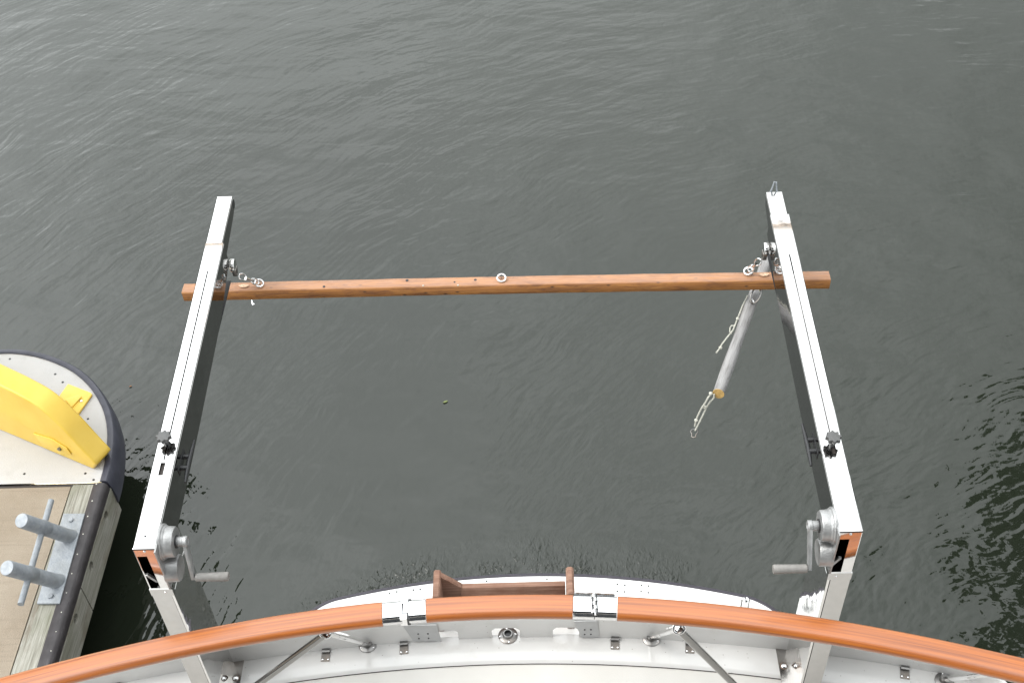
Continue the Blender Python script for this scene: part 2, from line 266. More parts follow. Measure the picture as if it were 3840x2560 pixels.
# ------------------------------------------------------------------ mesh helpers
class MB:
    """collects shapes given in world metres; build() links them as one mesh object"""
    def __init__(s): s.bm = bmesh.new(); s.uv = s.bm.loops.layers.uv.new('UVMap')
    def quad(s, vs_, uvs=None):
        f = s.bm.faces.new(vs_)
        if uvs:
            for l_, w in zip(f.loops, uvs): l_[s.uv].uv = w
        return f
    def box(s, x0, x1, y0, y1, z0, z1, rot=None, about=None):
        v = [s.bm.verts.new(p) for p in ((x0, y0, z0), (x1, y0, z0), (x1, y1, z0), (x0, y1, z0), (x0, y0, z1), (x1, y0, z1), (x1, y1, z1), (x0, y1, z1))]
        for f in ((3, 2, 1, 0), (4, 5, 6, 7), (0, 1, 5, 4), (1, 2, 6, 5), (2, 3, 7, 6), (3, 0, 4, 7)): s.bm.faces.new([v[i] for i in f])
        if rot is not None:
            a = Vector(about)
            for w in v: w.co = a + rot @ (w.co - a)
        return s
    def prism(s, pts, off):
        a = [s.bm.verts.new(p) for p in pts]; b = [s.bm.verts.new(Vector(p) + Vector(off)) for p in pts]
        n = len(a)
        fs = [s.bm.faces.new(a[::-1]), s.bm.faces.new(b)]
        for i in range(n): fs.append(s.bm.faces.new((a[i], a[(i + 1) % n], b[(i + 1) % n], b[i])))
        bmesh.ops.recalc_face_normals(s.bm, faces=fs); return s
    def tube(s, pts, r, seg=10, cap=True, closed=False):
        pts = [Vector(p) for p in pts]; n = len(pts)
        rad = r if hasattr(r, '__len__') else [r] * n
        tg = []
        for i in range(n):
            if closed: d = pts[(i + 1) % n] - pts[i - 1]
            else: d = pts[min(i + 1, n - 1)] - pts[max(i - 1, 0)]
            tg.append(d.normalized())
        up = Vector((0, 0, 1)) if abs(tg[0].z) < 0.9 else Vector((1, 0, 0))
        nrm = (up - tg[0] * up.dot(tg[0])).normalized()
        rings = []; ln = 0; lens = []
        for i in range(n):
            if i:
                nrm = (nrm - tg[i] * nrm.dot(tg[i])).normalized(); ln += (pts[i] - pts[i - 1]).length
            b = tg[i].cross(nrm); lens.append(ln)
            rings.append([s.bm.verts.new(pts[i] + (nrm * math.cos(2 * math.pi * k / seg) + b * math.sin(2 * math.pi * k / seg)) * rad[i]) for k in range(seg)])
        for i in range(n if closed else n - 1):
            A, B = rings[i], rings[(i + 1) % n]
            for k in range(seg):
                c0, c1_ = 2 * math.pi * rad[i] * k / seg, 2 * math.pi * rad[i] * (k + 1) / seg
                l0 = lens[i]; l1 = lens[i + 1] if i + 1 < n else ln + 0.01
                s.quad((A[k], A[(k + 1) % seg], B[(k + 1) % seg], B[k]), ((l0, c0), (l0, c1_), (l1, c1_), (l1, c0)))
        if cap and not closed: s.bm.faces.new(rings[0][::-1]); s.bm.faces.new(rings[-1])
        return s
    def lathe(s, o, ax, prof, seg=24, cap=True):
        """prof: (radius, height along ax) from o"""
        o = Vector(o); ax = Vector(ax).normalized(); up = Vector((0, 0, 1)) if abs(ax.z) < 0.9 else Vector((1, 0, 0))
        n = (up - ax * up.dot(ax)).normalized(); b = ax.cross(n); rings = []
        for r, h_ in prof:
            rings.append([s.bm.verts.new(o + ax * h_ + (n * math.cos(2 * math.pi * k / seg) + b * math.sin(2 * math.pi * k / seg)) * max(r, 1e-5)) for k in range(seg)])
        fs = []
        for A, B in zip(rings, rings[1:]):
            for k in range(seg): fs.append(s.bm.faces.new((A[k], A[(k + 1) % seg], B[(k + 1) % seg], B[k])))
        if cap: fs.append(s.bm.faces.new(rings[0][::-1])); fs.append(s.bm.faces.new(rings[-1]))
        return s
    def cyl(s, p0, p1, r, seg=20, r1=None):
        p0 = Vector(p0); p1 = Vector(p1); return s.lathe(p0, p1 - p0, [(r, 0), (r if r1 is None else r1, (p1 - p0).length)], seg)
    def dome(s, o, ax, r, h_, seg=16):
        return s.lathe(o, ax, [(r, 0)] + [(r * math.cos(a), h_ * math.sin(a)) for a in (0.3, 0.6, 0.9, 1.2, 1.45)], seg)
    def ring(s, c, ax, R, r, seg=28, sx=1.0, elong=None):
        c = Vector(c); ax = Vector(ax).normalized()
        e = Vector(elong).normalized() if elong is not None else (Vector((0, 0, 1)) if abs(ax.z) < 0.9 else Vector((1, 0, 0)))
        e = (e - ax * e.dot(ax)).normalized(); b = ax.cross(e)
        return s.tube([c + (e * math.cos(2 * math.pi * k / seg) * sx + b * math.sin(2 * math.pi * k / seg)) * R for k in range(seg)], r, 10, closed=True)
    def sweep(s, path, prof, cap=True):
        """path: level curve of points; prof: (outward offset, height) loop, counter-clockwise; UV in metres"""
        path = [Vector(p) for p in path]; n = len(path); rings = []; L = 0; ls = []
        per = [0]
        for i in range(len(prof)):
            a, b = prof[i], prof[(i + 1) % len(prof)]; per.append(per[-1] + math.hypot(b[0] - a[0], b[1] - a[1]))
        for i in range(n):
            d = path[min(i + 1, n - 1)] - path[max(i - 1, 0)]; d.z = 0; d.normalize(); nn = Vector((-d.y, d.x, 0))
            if i: L += (path[i] - path[i - 1]).length
            ls.append(L); rings.append([s.bm.verts.new(path[i] + nn * a + Vector((0, 0, b))) for a, b in prof])
        fs = []
        for i in range(n - 1):
            for k in range(len(prof)):
                k2 = (k + 1) % len(prof)
                fs.append(s.quad((rings[i][k], rings[i + 1][k], rings[i + 1][k2], rings[i][k2]), ((ls[i], per[k]), (ls[i + 1], per[k]), (ls[i + 1], per[k + 1]), (ls[i], per[k + 1]))))
        if cap: fs.append(s.bm.faces.new(rings[0])); fs.append(s.bm.faces.new(rings[-1][::-1]))
        bmesh.ops.recalc_face_normals(s.bm, faces=fs); return s
    def subtract(s, other):
        objs = []
        for b in (s, other):
            bmesh.ops.recalc_face_normals(b.bm, faces=b.bm.faces)
            me = bpy.data.meshes.new('tmp'); b.bm.to_mesh(me); o = bpy.data.objects.new('tmp', me); col.objects.link(o); objs.append(o)
        md = objs[0].modifiers.new('b', 'BOOLEAN'); md.operation = 'DIFFERENCE'; md.object = objs[1]; md.solver = 'EXACT'
        bpy.context.view_layer.update()
        ev = objs[0].evaluated_get(bpy.context.evaluated_depsgraph_get())
        me = bpy.data.meshes.new_from_object(ev); s.bm.free(); s.bm = bmesh.new(); s.bm.from_mesh(me); s.uv = s.bm.loops.layers.uv.verify()
        for o in objs: bpy.data.objects.remove(o)
        other.bm.free(); return s
    def bevel(s, w, ang=35, seg=2):
        es = [e for e in s.bm.edges if len(e.link_faces) == 2 and e.calc_face_angle(0) > R_(ang)]
        bmesh.ops.bevel(s.bm, geom=es, offset=w, segments=seg, profile=0.6, affect='EDGES', clamp_overlap=True); return s
    def build(s, name, mat, parent=None, loc=None, smooth=35):
        root = parent
        while root is not None and root.parent is not None: root = root.parent
        o0 = root.location.copy() if root is not None else Vector(loc if loc is not None else (0, 0, 0))
        for v in s.bm.verts: v.co -= o0
        me = bpy.data.meshes.new(name); s.bm.to_mesh(me); s.bm.free()
        for p in me.polygons: p.use_smooth = True
        me.set_sharp_from_angle(angle=R_(smooth))
        me.materials.append(M[mat]); o = bpy.data.objects.new(name, me); col.objects.link(o)
        if parent is not None: o.parent = parent
        else: o.location = o0
        return o

def each(w, name, mat, parent, smooth=35):
    """every separate piece in w becomes a part of its own"""
    left = set(w.bm.verts); out = []
    while left:
        seed = left.pop(); isl = {seed}; todo = [seed]
        while todo:
            v = todo.pop()
            for e in v.link_edges:
                o = e.other_vert(v)
                if o in left: left.discard(o); isl.add(o); todo.append(o)
        n = MB(); mp = {}
        for v in sorted(isl, key=lambda q_: q_.index): mp[v] = n.bm.verts.new(v.co)
        for f in {f for v in isl for f in v.link_faces}: n.bm.faces.new([mp[v] for v in f.verts])
        out.append(n.build(name, mat, parent, smooth=smooth))
    w.bm.free(); return out

def tag(o, label=None, cat=None, group=None, kind=None):
    if label: o['label'] = label
    if cat: o['category'] = cat
    if group: o['group'] = group
    if kind: o['kind'] = kind
    return o
def thing(name, loc, label, cat, group=None):
    o = bpy.data.objects.new(name, None); o.empty_display_size = 0.05; col.objects.link(o); o.location = Vector(loc); return tag(o, label, cat, group)
def copy_tree(o, parent=None):
    c = o.copy(); col.objects.link(c)
    if parent is not None: c.parent = parent
    for ch in list(o.children): copy_tree(ch, c)
    return c
def V(*a): return Vector(a)

# ------------------------------------------------------------------ setting: water, banks
w = MB(); vsz = [w.bm.verts.new(p) for p in ((-400, -400, 0), (400, -400, 0), (400, 400, 0), (-400, 400, 0))]; w.bm.faces.new(vsz)
tag(w.build('water', 'water'), kind='structure', label='grey rippled harbour water behind the stern')
for sgn in (-1, 1):
    w = MB(); N = 14; g = []
    for i in range(N + 1):
        row = []
        for j in range(N + 1):
            x = sgn * (6.5 + 30 * i / N); y = 8 + 30 * j / N - (0 if sgn > 0 else 2)
            e = min(i, j, N - j) / N
            row.append(w.bm.verts.new((x, y, -0.6 + 5.0 * min(e * 2.2, 0.33) + 0.25 * mnoise.noise(V(x, y, 0) * 0.3))))
        g.append(row)
    for i in range(N):
        for j in range(N): w.bm.faces.new((g[i][j], g[i + 1][j], g[i + 1][j + 1], g[i][j + 1]) if sgn > 0 else (g[i][j + 1], g[i + 1][j + 1], g[i + 1][j], g[i][j]))
    tag(w.build('river_bank', 'bank_soil'), kind='structure', label='grassy bank under the overhanging trees')

def tree(loc, clumps, label, nleaf=1500):
    """clumps: (centre, radius); trunk and limbs reach to each clump"""
    tr = thing('overhanging_tree', loc, label, 'tree', 'trees seen only as reflections in the water')
    random.seed(int(abs(loc[0]) * 10)); base = V(*loc); w = MB()
    fork = base + V(0, 0, 6.0)
    w.tube([base - V(0, 0, .4), base + V(.1, .05, 2), base + V(-.1, .1, 4), fork], [.55, .42, .36, .30], 12)
    for c, r in clumps:
        c = V(*c); mid = fork.lerp(c, .5) + V(0, 0, .8)
        w.tube([fork - V(0, 0, .4), fork.lerp(mid, .5), mid, c], [.22, .17, .12, .04], 8)
        for k in range(5):
            d = V(random.gauss(0, 1), random.gauss(0, 1), random.gauss(.2, .7)).normalized() * r * .8
            w.tube([mid.lerp(c, .6), c + d * .5 + V(0, 0, .2), c + d], [.06, .04, .012], 6)
    w.build('trunk', 'bark', tr)
    w = MB()
    for c, r in clumps:
        c = V(*c); subs = []
        for _ in range(16):
            sr = r * random.uniform(.28, .48); o = V(random.gauss(0, 1), random.gauss(0, 1), random.gauss(0, 1)).normalized() * (r * 1.04 - sr) * random.uniform(.25, 1); subs.append((c + o, sr))
        for k in range(int(nleaf * r * r * 1.8)):
            sc, sr = random.choice(subs)
            d = V(random.gauss(0, 1), random.gauss(0, 1), random.gauss(0, .8)).normalized() * sr * random.uniform(.45, 1.0)
            p = sc + d; a = V(random.gauss(0, 1), random.gauss(0, 1), random.gauss(0, .5)).normalized(); b = a.orthogonal().normalized()
            l_ = random.uniform(.08, .16)
            w.bm.faces.new([w.bm.verts.new(p + x) for x in (-a * l_, b * l_ * .5, a * l_, -b * l_ * .5)])
    w.build('crown', 'foliage', tr)
    return tr
def sky_pt(wx, wy, az, el, dist):               # a point at azimuth / elevation seen from the water point (wx, wy)
    return (wx + dist * math.sin(R_(az)), wy + dist * math.cos(R_(az)), dist * math.tan(R_(el)))
tree((-10.5, 9.5, 0.6), [(sky_pt(-2.15, 3.75, az, el, 5.3 * math.cos(R_(el)) / math.cos(R_(52)) * .62), r) for az, el, r in
      ((-36.5, 46.5, .72), (-36.5, 50, .68), (-37.5, 54, .72), (-41, 60, .62), (-44, 48, .85), (-45, 55, .95), (-49, 61, .8), (-57, 50, 1.2), (-58, 60, 1.2))],
     'dark leafy tree on the left bank, mirrored as the black patch beside the dock', 2600)
tree((9.5, 12.5, 0.6), [(sky_pt(2.3, 3.7, 42, 44, 6), 1.45), (sky_pt(2.3, 3.6, 38.5, 49, 6), .85), (sky_pt(2.2, 3.3, 46.5, 54, 6), 1.6), (sky_pt(1.9, 3.0, 41, 61, 5), .7)],
     'dark leafy tree on the right bank, mirrored at the lower right edge of the water')

# ------------------------------------------------------------------ the boat
XC = -0.165
DECK = 0.87
def wallY(x): d = x - XC; return 2.455 - 0.075 * d * d
def railY(x): d = x + 0.158; return 2.135 - 0.114 * d * d + 0.00286 * d ** 4
boat = thing('motor_boat', (XC, 0, 0), 'white fibreglass motor boat seen over its curved stern deck', 'boat')
def lin(a, b, n): return [a + (b - a) * i / (n - 1) for i in range(n)]
# stern bulwark, carried round the quarters and forward
st = [(x, wallY(x)) for x in lin(-1.85, 1.52, 60)]
left_side = [(XC - 1.95, -6.5), (XC - 1.96, 0), (XC - 1.94, 1.4), (XC - 1.86, 1.95)]
right_side = [(XC + 1.86, 1.95), (XC + 1.94, 1.4), (XC + 1.96, 0), (XC + 1.95, -6.5)]
outline = [(x, y, 0) for x, y in left_side + st + right_side]
w = MB().sweep([V(x, y, DECK) for x, y, _ in outline], [(0.0, -0.06), (0.014, -0.06), (0.014, 0.115), (0.024, 0.130), (0.018, 0.138), (0.006, 0.138), (0.0, 0.128)])
ports = MB()
PORT = [(570, 982 + 0), ]
def port_box(u0, u1, v):                          # freeing port between two pixels of the photo, cut low through the bulwark
    a = atz(u0, v, DECK); b = atz(u1, v, DECK); ym = (a.y + b.y) / 2
    ports.prism([(a.x, ym - .1, DECK - .003), (b.x, ym - .1, DECK - .003), (b.x, ym - .1, DECK + .050), (b.x - .014, ym - .1, DECK + .066), (a.x + .014, ym - .1, DECK + .066), (a.x, ym - .1, DECK + .050)], (0, .3, 0))
port_box(1640, 1722, 2356); port_box(1846, 1950, 2350); port_box(2073, 2170, 2348)
w.subtract(ports)
w.build('bulwark', 'gelcoat', boat)
# hull below, and the swim platform behind the stern
hull = MB().prism([(x, y + .012, -0.5) for x, y, _ in outline], (0, 0, DECK + 0.5 - .032)); hull.build('hull', 'gelcoat', boat)
# side deck and sunken sole: margin strip, bevel, dark seam, sole
def soleY(x): d = x - XC; return 2.345 - 0.085 * d * d
w = MB(); N = 60; xs = lin(-1.95, 1.62, N)
rows = []
for x in xs:
    yo = wallY(x) + .006; ys = soleY(x)
    rows.append([w.bm.verts.new(p) for p in ((x, yo, DECK), (x, (yo + ys + .03) / 2, DECK), (x, ys + .022, DECK), (x, ys + .014, DECK - .002), (x, ys + .003, DECK - .009))])
for a, b in zip(rows, rows[1:]):
    for k in range(4): w.bm.faces.new((a[k], a[k + 1], b[k + 1], b[k]))
w.build('side_deck', 'gelcoat', boat, smooth=80)
w = MB(); rows = []
for x in xs:
    ys = soleY(x); rows.append([w.bm.verts.new(p) for p in ((x, ys + .004, DECK - .011), (x, ys - .001, DECK - .011))])
for a, b in zip(rows, rows[1:]): w.bm.faces.new((a[0], a[1], b[1], b[0]))
w.build('deck_seam', 'dark_seam', boat)
w = MB(); rows = []
for x in xs:
    ys = soleY(x); rows.append([w.bm.verts.new(p) for p in ((x, ys - .0005, DECK - .0105), (x, ys - .004, DECK - .0065), (x, ys - .012, DECK - .004), (x, 0.4, DECK - .004))])
for a, b in zip(rows, rows[1:]):
    for k in range(3): w.bm.faces.new((a[k], a[k + 1], b[k + 1], b[k]))
w.build('cockpit_sole', 'deck_sole', boat, smooth=80)
PLAT = 0.85
def platY(x):
    d = x + 0.10; y = 2.742 - 0.166 * d * d
    e = max(0, abs(d) - (0.86 if d > 0 else 0.74)); return y - 3.2 * e * e
platform_x = [x for x in lin(-1.12, 0.92, 200) if platY(x) > wallY(x) + .03]
edge = [V(x, platY(x), PLAT) for x in platform_x]
w = MB().prism([(p.x, p.y, PLAT - .05) for p in edge] + [(x, wallY(x) + .003, PLAT - .05) for x in lin(platform_x[-1], platform_x[0], 40)], (0, 0, .05))
w.build('swim_platform', 'swim_platform_white', boat)
MB().sweep([p + V(0, 0, -.030) for p in edge], [(0.0, -.028), (.020, -.026), (.028, 0), (.020, .022), (.004, .031), (0.0, .029)]).build('rub_rail', 'rub_strake', boat)
w = MB()
for u, v in ((1461, 2224), (1488, 2218), (1550, 2211), (1576, 2209), (1825, 2178), (2051, 2172), (2315, 2190), (2343, 2193), (2405, 2193), (2432, 2196), (2315, 2216), (2342, 2218), (2404, 2217), (2431, 2221)):
    p = atz(u, v, PLAT); w.cyl(p + V(0, 0, -.002), p + V(0, 0, .0015), .0036, 8)
each(w, 'screw_hole', 'dark_metal', boat)
# the two grey plates either side of the stern gate, on the inner face of the bulwark
for a, b in (((1530, 2330), (1636, 2330)), ((2172, 2320), (2240, 2320))):
    xa, xb = aty(*a, 2.45).x, aty(*b, 2.45).x
    w = MB(); ys = min(wallY(xa), wallY(xb)) - .003
    w.prism([(xa + .01, ys, DECK + .006), (xb + .01, ys, DECK + .006), (xb, ys, DECK + .12), (xa - .02, ys, DECK + .12)], (0, .004, 0)); pl = w.build('gate_plate', 'grey_panel', boat)
    w = MB()
    for fx in (.3, .65):
        for z in (.03, .062):
            p = V(xa + (xb - xa) * fx, ys, DECK + z); w.cyl(p, p + V(0, -.002, 0), .0032, 8)
    each(w, 'screw', 'dark_metal', pl)
# cabin, flying bridge and its canvas top: they stand unseen behind and over the camera; the top is added to shade the deck
MB().box(XC - 1.45, XC + 1.45, -6.0, .15, DECK - .02, 3.1).bevel(.06).build('cabin', 'gelcoat', boat)
for k in (-.75, .75):
    f = MB().box(XC + k - .66, XC + k + .66, .14, .165, .95, 2.9).bevel(.02).build('window', 'window_glass', boat)  # unseen panes, enlarged to darken what the handrail reflects
MB().box(XC - 1.75, XC + 1.75, -6.0, .60, 3.1, 3.24).bevel(.03).build('flying_bridge', 'gelcoat', boat)
MB().box(XC - 1.5, XC + 1.5, -3.4, 0.8, 6.2, 6.24).bevel(.015).build('added_shade_top', 'canvas', boat)  # unseen cover, added only to cut the light on the deck
w = MB()
for sx_ in (-1.45, 1.45):
    for y in (-3.2, .45): w.tube([V(XC + sx_, y, 3.2), V(XC + sx_, y, 6.21)], .018, 10)
each(w, 'shade_top_pole', 'polished_steel', boat)  # unseen supports of the added shade cover

# ------------------------------------------------------------------ varnished handrail
ZR = 1.60
rail = thing('teak_handrail', (XC, railY(XC), DECK), 'varnished orange teak handrail curving round the white stern', 'handrail')
def rail_path(xa, xb, n): return [V(x, railY(x), ZR) for x in lin(xa, xb, n)]
def rprof(hw, hh, s=1.0):
    pts = []
    for cx, cz, a0 in ((hw - .019, -.019, 90), (hw - .021, -hh + .014, 0), (-hw + .021, -hh + .014, -90), (-hw + .019, -.019, 180)):
        pass
    r = .0215
    for cx, cz, a0 in ((hw - r, -r, 0), (-hw + r, -r, 90), (-hw + r, -hh + r, 180), (hw - r, -hh + r, 270)):
        for k in range(6):
            a = R_(a0 + 90 * k / 5); pts.append((cx + r * math.cos(a), cz + r * math.sin(a)))
    return pts
def rx(u, v): return q(u, v, ZR).x
xs_cut = [rx(879, 1395), rx(977, 1388), rx(1317, 1385), rx(1417, 1388)]
def wood(xa, xb, n, name, lab=None):
    w = MB().sweep(rail_path(xa, xb, n), rprof(.0416, .045)); return tag(w.build(name, 'varnished_teak', rail, smooth=60), lab)
# quarters: carry the rail on round the corner out of frame
ends_l = [V(XC - 1.78, .9, ZR), V(XC - 1.76, 1.30, ZR), V(XC - 1.70, 1.64, ZR)]
ends_r = [V(XC + 1.74, 1.60, ZR), V(XC + 1.80, 1.30, ZR), V(XC + 1.82, .9, ZR)]
w = MB().sweep(ends_l + rail_path(-1.76, xs_cut[0] - .002, 50), rprof(.0416, .045)); w.build('rail_section', 'varnished_teak', rail, smooth=60)
gate = wood(xs_cut[1] + .002, xs_cut[2] - .002, 16, 'gate_section', 'short teak length that swings as the stern gate')
w = MB().sweep(rail_path(xs_cut[3] + .002, 1.50, 50) + ends_r, rprof(.0416, .045)); w.build('rail_section', 'varnished_teak', rail, smooth=60)
# gate latch: two chrome sleeves with an interlocking tongue
xm = rx(936, 1390); tg = .018
latch = MB().sweep(rail_path(xs_cut[0], xm - tg, 5), rprof(.0392, .0425)).build('latch', 'chrome', rail, smooth=60)
MB().sweep(rail_path(xm + .004, xs_cut[1], 5), rprof(.0392, .0425)).build('latch_sleeve', 'chrome', latch, smooth=60)
y0 = railY(xm); zt = ZR - .0005
w = MB()
w.box(xm - tg - .004, xm, y0 + .019, y0 + .038, zt - .04, zt).box(xm - tg - .004, xm, y0 - .038, y0 - .019, zt - .04, zt).bevel(.003)
each(w, 'latch_jaw', 'chrome', latch)
MB().box(xm - tg + .004, xm + .008, y0 - .016, y0 + .016, zt - .04, zt + .0004).bevel(.003).build('latch_tongue', 'chrome', latch)
MB().box(xm - tg - .003, xm + .010, y0 - .0375, y0 + .0375, zt - .038, zt - .0035).build('latch_core', 'dark_metal', latch)
# hinge
xh = rx(1366, 1386); yh = railY(xh)
hinge = MB().sweep(rail_path(xs_cut[2], xh - .0012, 5), rprof(.0402, .0435)).build('hinge', 'chrome', rail, smooth=60)
MB().sweep(rail_path(xh + .0012, xs_cut[3], 5), rprof(.0402, .0435)).build('hinge_leaf', 'chrome', hinge, smooth=60)
w = MB()
for k in range(5):
    ya = yh - .0355 + k * .0142; o = .0022 * (1 if k % 2 else -1)
    w.cyl((xh + o, ya + .0012, ZR - .0015), (xh + o, ya + .0130, ZR - .0015), .0085, 16)
w.build('hinge_knuckle', 'chrome', hinge)
MB().box(xh - .0095, xh + .0095, yh - .0375, yh + .0375, ZR - .03, ZR + .0006).build('hinge_gap', 'dark_metal', hinge)
MB().cyl((xh, yh - .041, ZR + .001), (xh, yh + .0405, ZR + .001), .0035, 12).build('hinge_pin', 'chrome', hinge)
# chrome strip under the hinge's outer edge
MB().sweep([p + V(0, .0435, -.012) for p in rail_path(xs_cut[2] + .004, xs_cut[3] - .004, 6)], [(.006, -.016), (.006, 0), (0, .003), (-.003, 0), (-.003, -.016)]).build('keeper_strip', 'chrome', hinge)

def flange(parent, c, r, tube_dir, rin, screws=3, a0=90):
    f = MB().lathe(c, (0, 0, 1), [(r, 0), (r, .003), (r * .93, .005), (r * .55, .007), (r * .50, .010), (rin * 1.45, .022), (rin * 1.25, .026)], 32).build('base_flange', 'dull_steel', parent)
    w = MB()
    for k in range(screws):
        a = R_(a0 + 360 * k / screws); p = c + V(math.cos(a), math.sin(a), 0) * r * .77 + V(0, 0, .0045); w.dome(p, (0, 0, 1), r * .12, .004, 12)
    each(w, 'screw', 'chrome', parent); return f
def stanchion(base_px, ring_px, brace_px, ringflip):
    b = atz(*base_px, DECK); e = atz(*ring_px, ZR - .052)
    s_ = MB().tube([b + V(0, 0, .012), b.lerp(e, .06) + V(0, 0, .012), e], .0115, 16).build('stanchion', 'polished_steel', rail)
    flange(s_, b, .0345, e - b, .0125)
    # socket under the rail
    top = V(e.x, railY(e.x) - .012, ZR - .046)
    w = MB(); w.ring(e + V(0, -.004, .004), (0, -.75, .45), .0185, .0045, 28); w.tube([e + V(0, .005, 0), top], .011, 12)
    w.build('rail_socket', 'chrome', s_)
    bf = atz(*brace_px, DECK)
    MB().tube([e + V(0, -.006, -.002), bf], .0125, 16).build('brace', 'dark_reflection_steel', rail)  # the tube's dark reflection is put into its colour
stanchion((1379, 2417), (1222, 2368), (770, 2710), 1)
stanchion((2443, 2393), (2545, 2352), (2830, 2640), -1)
# a further stanchion foot at the lower right
b = atz(3541, 2552, DECK); e = V(b.x - .08, railY(b.x - .08) - .01, ZR - .045)
s_ = MB().tube([b + V(0, 0, .012), e], .0115, 16).build('stanchion', 'polished_steel', rail); flange(s_, b, .0345, e - b, .0125)
b = atz(300, 2602, DECK); e = V(b.x + .08, railY(b.x + .08) - .01, ZR - .045)
s_ = MB().tube([b + V(0, 0, .012), e], .0115, 16).build('stanchion', 'polished_steel', rail); flange(s_, b, .0345, e - b, .0125)

# ------------------------------------------------------------------ deck fittings
c = atz(1905, 2382, DECK)
sock = thing('flagstaff_socket', c, 'round stainless flagstaff socket with an open dark hole, in the middle of the stern deck', 'socket')
w = MB().lathe(c, (0, 0, 1), [(.037, 0), (.037, .003), (.033, .006), (.0215, .008), (.0195, .011), (.0190, .016), (.0175, .018), (.0140, .018), (.0135, .004)], 36); w.build('base_flange', 'dull_steel', sock)
MB().cyl(c + V(0, 0, .003), c + V(0, 0, .0065), .0137, 24).build('bore', 'dark_metal', sock)
for k in range(4):
    a = R_(90 * k + 8); p = c + V(math.cos(a), math.sin(a), 0) * .029 + V(0, 0, .0055)
    sc_ = MB().dome(p, (0, 0, 1), .0052, .0028, 14).build('screw', 'chrome', sock)
    MB().box(p.x - .0007, p.x + .0007, p.y - .0042, p.y + .0042, p.z + .0018, p.z + .0031).build('screw_slot', 'dark_metal', sc_)

def fitting(c, label):
    f = thing('canvas_clip', c, label, 'deck fitting', 'small bent steel clips along the foot of the bulwark')
    p = c
    plt = MB().box(p.x - .0165, p.x + .0165, p.y - .046, p.y - .002, p.z, p.z + .0025).bevel(.004, 60).build('base_plate', 'dull_steel', f)
    w = MB().prism([(p.x - .015, p.y - .004, p.z + .0025), (p.x - .015, p.y - .012, p.z + .011), (p.x - .015, p.y - .006, p.z + .014), (p.x - .015, p.y + .010, p.z + .010), (p.x - .015, p.y + .010, p.z + .0075), (p.x - .015, p.y - .004, p.z + .0105), (p.x - .015, p.y - .007, p.z + .010), (p.x - .015, p.y + .002, p.z + .0025)], (.030, 0, 0)); w.build('bent_tab', 'dull_steel', f)
    w = MB()
    for sx_ in (-.0105, .0105): w.dome(V(p.x + sx_, p.y - .037, p.z + .0025), (0, 0, 1), .0042, .0022, 12)
    each(w, 'screw', 'chrome', f); return f
labs = [((1229, 2398), 'bent steel clip directly under the upper end of the left diagonal brace'),
        ((1518, 2371), 'bent steel clip between the left stanchion base and the stern gate'),
        ((2303, 2349), 'bent steel clip just right of the stern gate, left of the right stanchion base'),
        ((2582, 2368), 'bent steel clip half hidden behind the right diagonal brace'),
        ((3388, 2484), 'bent steel clip standing alone on the deck to the right of the right davit'),
        ((440, 2560), 'bent steel clip at the bottom edge, to the left of the left davit post')]
f0 = None
for (u, v), lb in labs:
    c = atz(u, v, DECK); c.y = wallY(c.x) - .004
    if f0 is None: f0 = fitting(c, lb)
    else:
        f = copy_tree(f0); f.location = c; f['label'] = lb
        f.rotation_euler.z = math.atan2(-2 * .075 * (c.x - XC), 1)

# chrome tube standing at the end of the swim platform
b = atz(2790, 2285, PLAT)
tb = thing('rod_socket', b, 'short chrome tube with two side pins standing behind the right part of the teak rail', 'socket')
w = MB().lathe(b, (0, 0, 1), [(.0125, 0), (.0125, .070), (.0115, .072), (.0, .0725)], 24); w.build('tube', 'chrome', tb)
w = MB()
for s1 in (-1, 1): w.tube([b + V(s1 * .0145, 0, .004), b + V(s1 * .0145, 0, .066)], .0022, 8); w.dome(b + V(s1 * .0145, 0, .066), (0, 0, 1), .0035, .004, 10)
each(w, 'side_pin', 'dull_steel', tb)

# teak step bracket on the swim platform behind the gate
def G(x, y): return (1600 + x / 3.36, 2080 + y / 3.36)
YB = 2.60
cl = aty(*G(140, 182), YB + .02); cr = aty(*G(1800, 142), YB + .02)
br = thing('teak_step_bracket', (0, YB, PLAT), 'weathered bare teak bracket with two upright cheeks and a plank, behind the stern gate', 'bracket')
xa0, xa1 = aty(*G(92, 300), YB).x, aty(*G(186, 300), YB).x
zt = cl.z
w = MB()
prof = [(xa0, PLAT), (xa1, PLAT), (xa1, zt - .006), (xa1 - .006, zt), (xa0 + .006, zt), (xa0, zt - .008)]
w.prism([(x, YB - .10, z) for x, z in prof], (0, .12, 0)).bevel(.004); ck = w.build('cheek', 'bare_teak', br)
pe = aty(*G(440, 382), YB)                       # slanting inner wing of the left cheek
w = MB().prism([(xa1 - .001, YB - .012, zt - .004), (pe.x, YB - .012, pe.z), (pe.x, YB - .012, PLAT), (xa1 - .001, YB - .012, PLAT)], (0, .024, 0)).bevel(.003); w.build('wing', 'bare_teak', ck)
xb0, xb1 = aty(*G(1755, 300), YB).x, aty(*G(1855, 300), YB).x; zt2 = cr.z
prof = [(xb0, PLAT), (xb1, PLAT), (xb1, zt2 - .010), (xb1 - .008, zt2), (xb0 + .008, zt2), (xb0, zt2 - .010)]
w = MB().prism([(x, YB - .10, z) for x, z in prof], (0, .12, 0)).bevel(.004); w.build('cheek', 'bare_teak', br)
pa, pb = aty(*G(430, 357), YB + .012), aty(*G(1745, 322), YB + .012)
w = MB().prism([(pa.x, pa.y, pa.z), (pb.x, pb.y, pb.z), (pb.x, pb.y - .03, pb.z - .14), (pa.x, pa.y - .03, pa.z - .13)], (0, -.022, 0)).bevel(.003); w.build('plank', 'bare_teak', br)

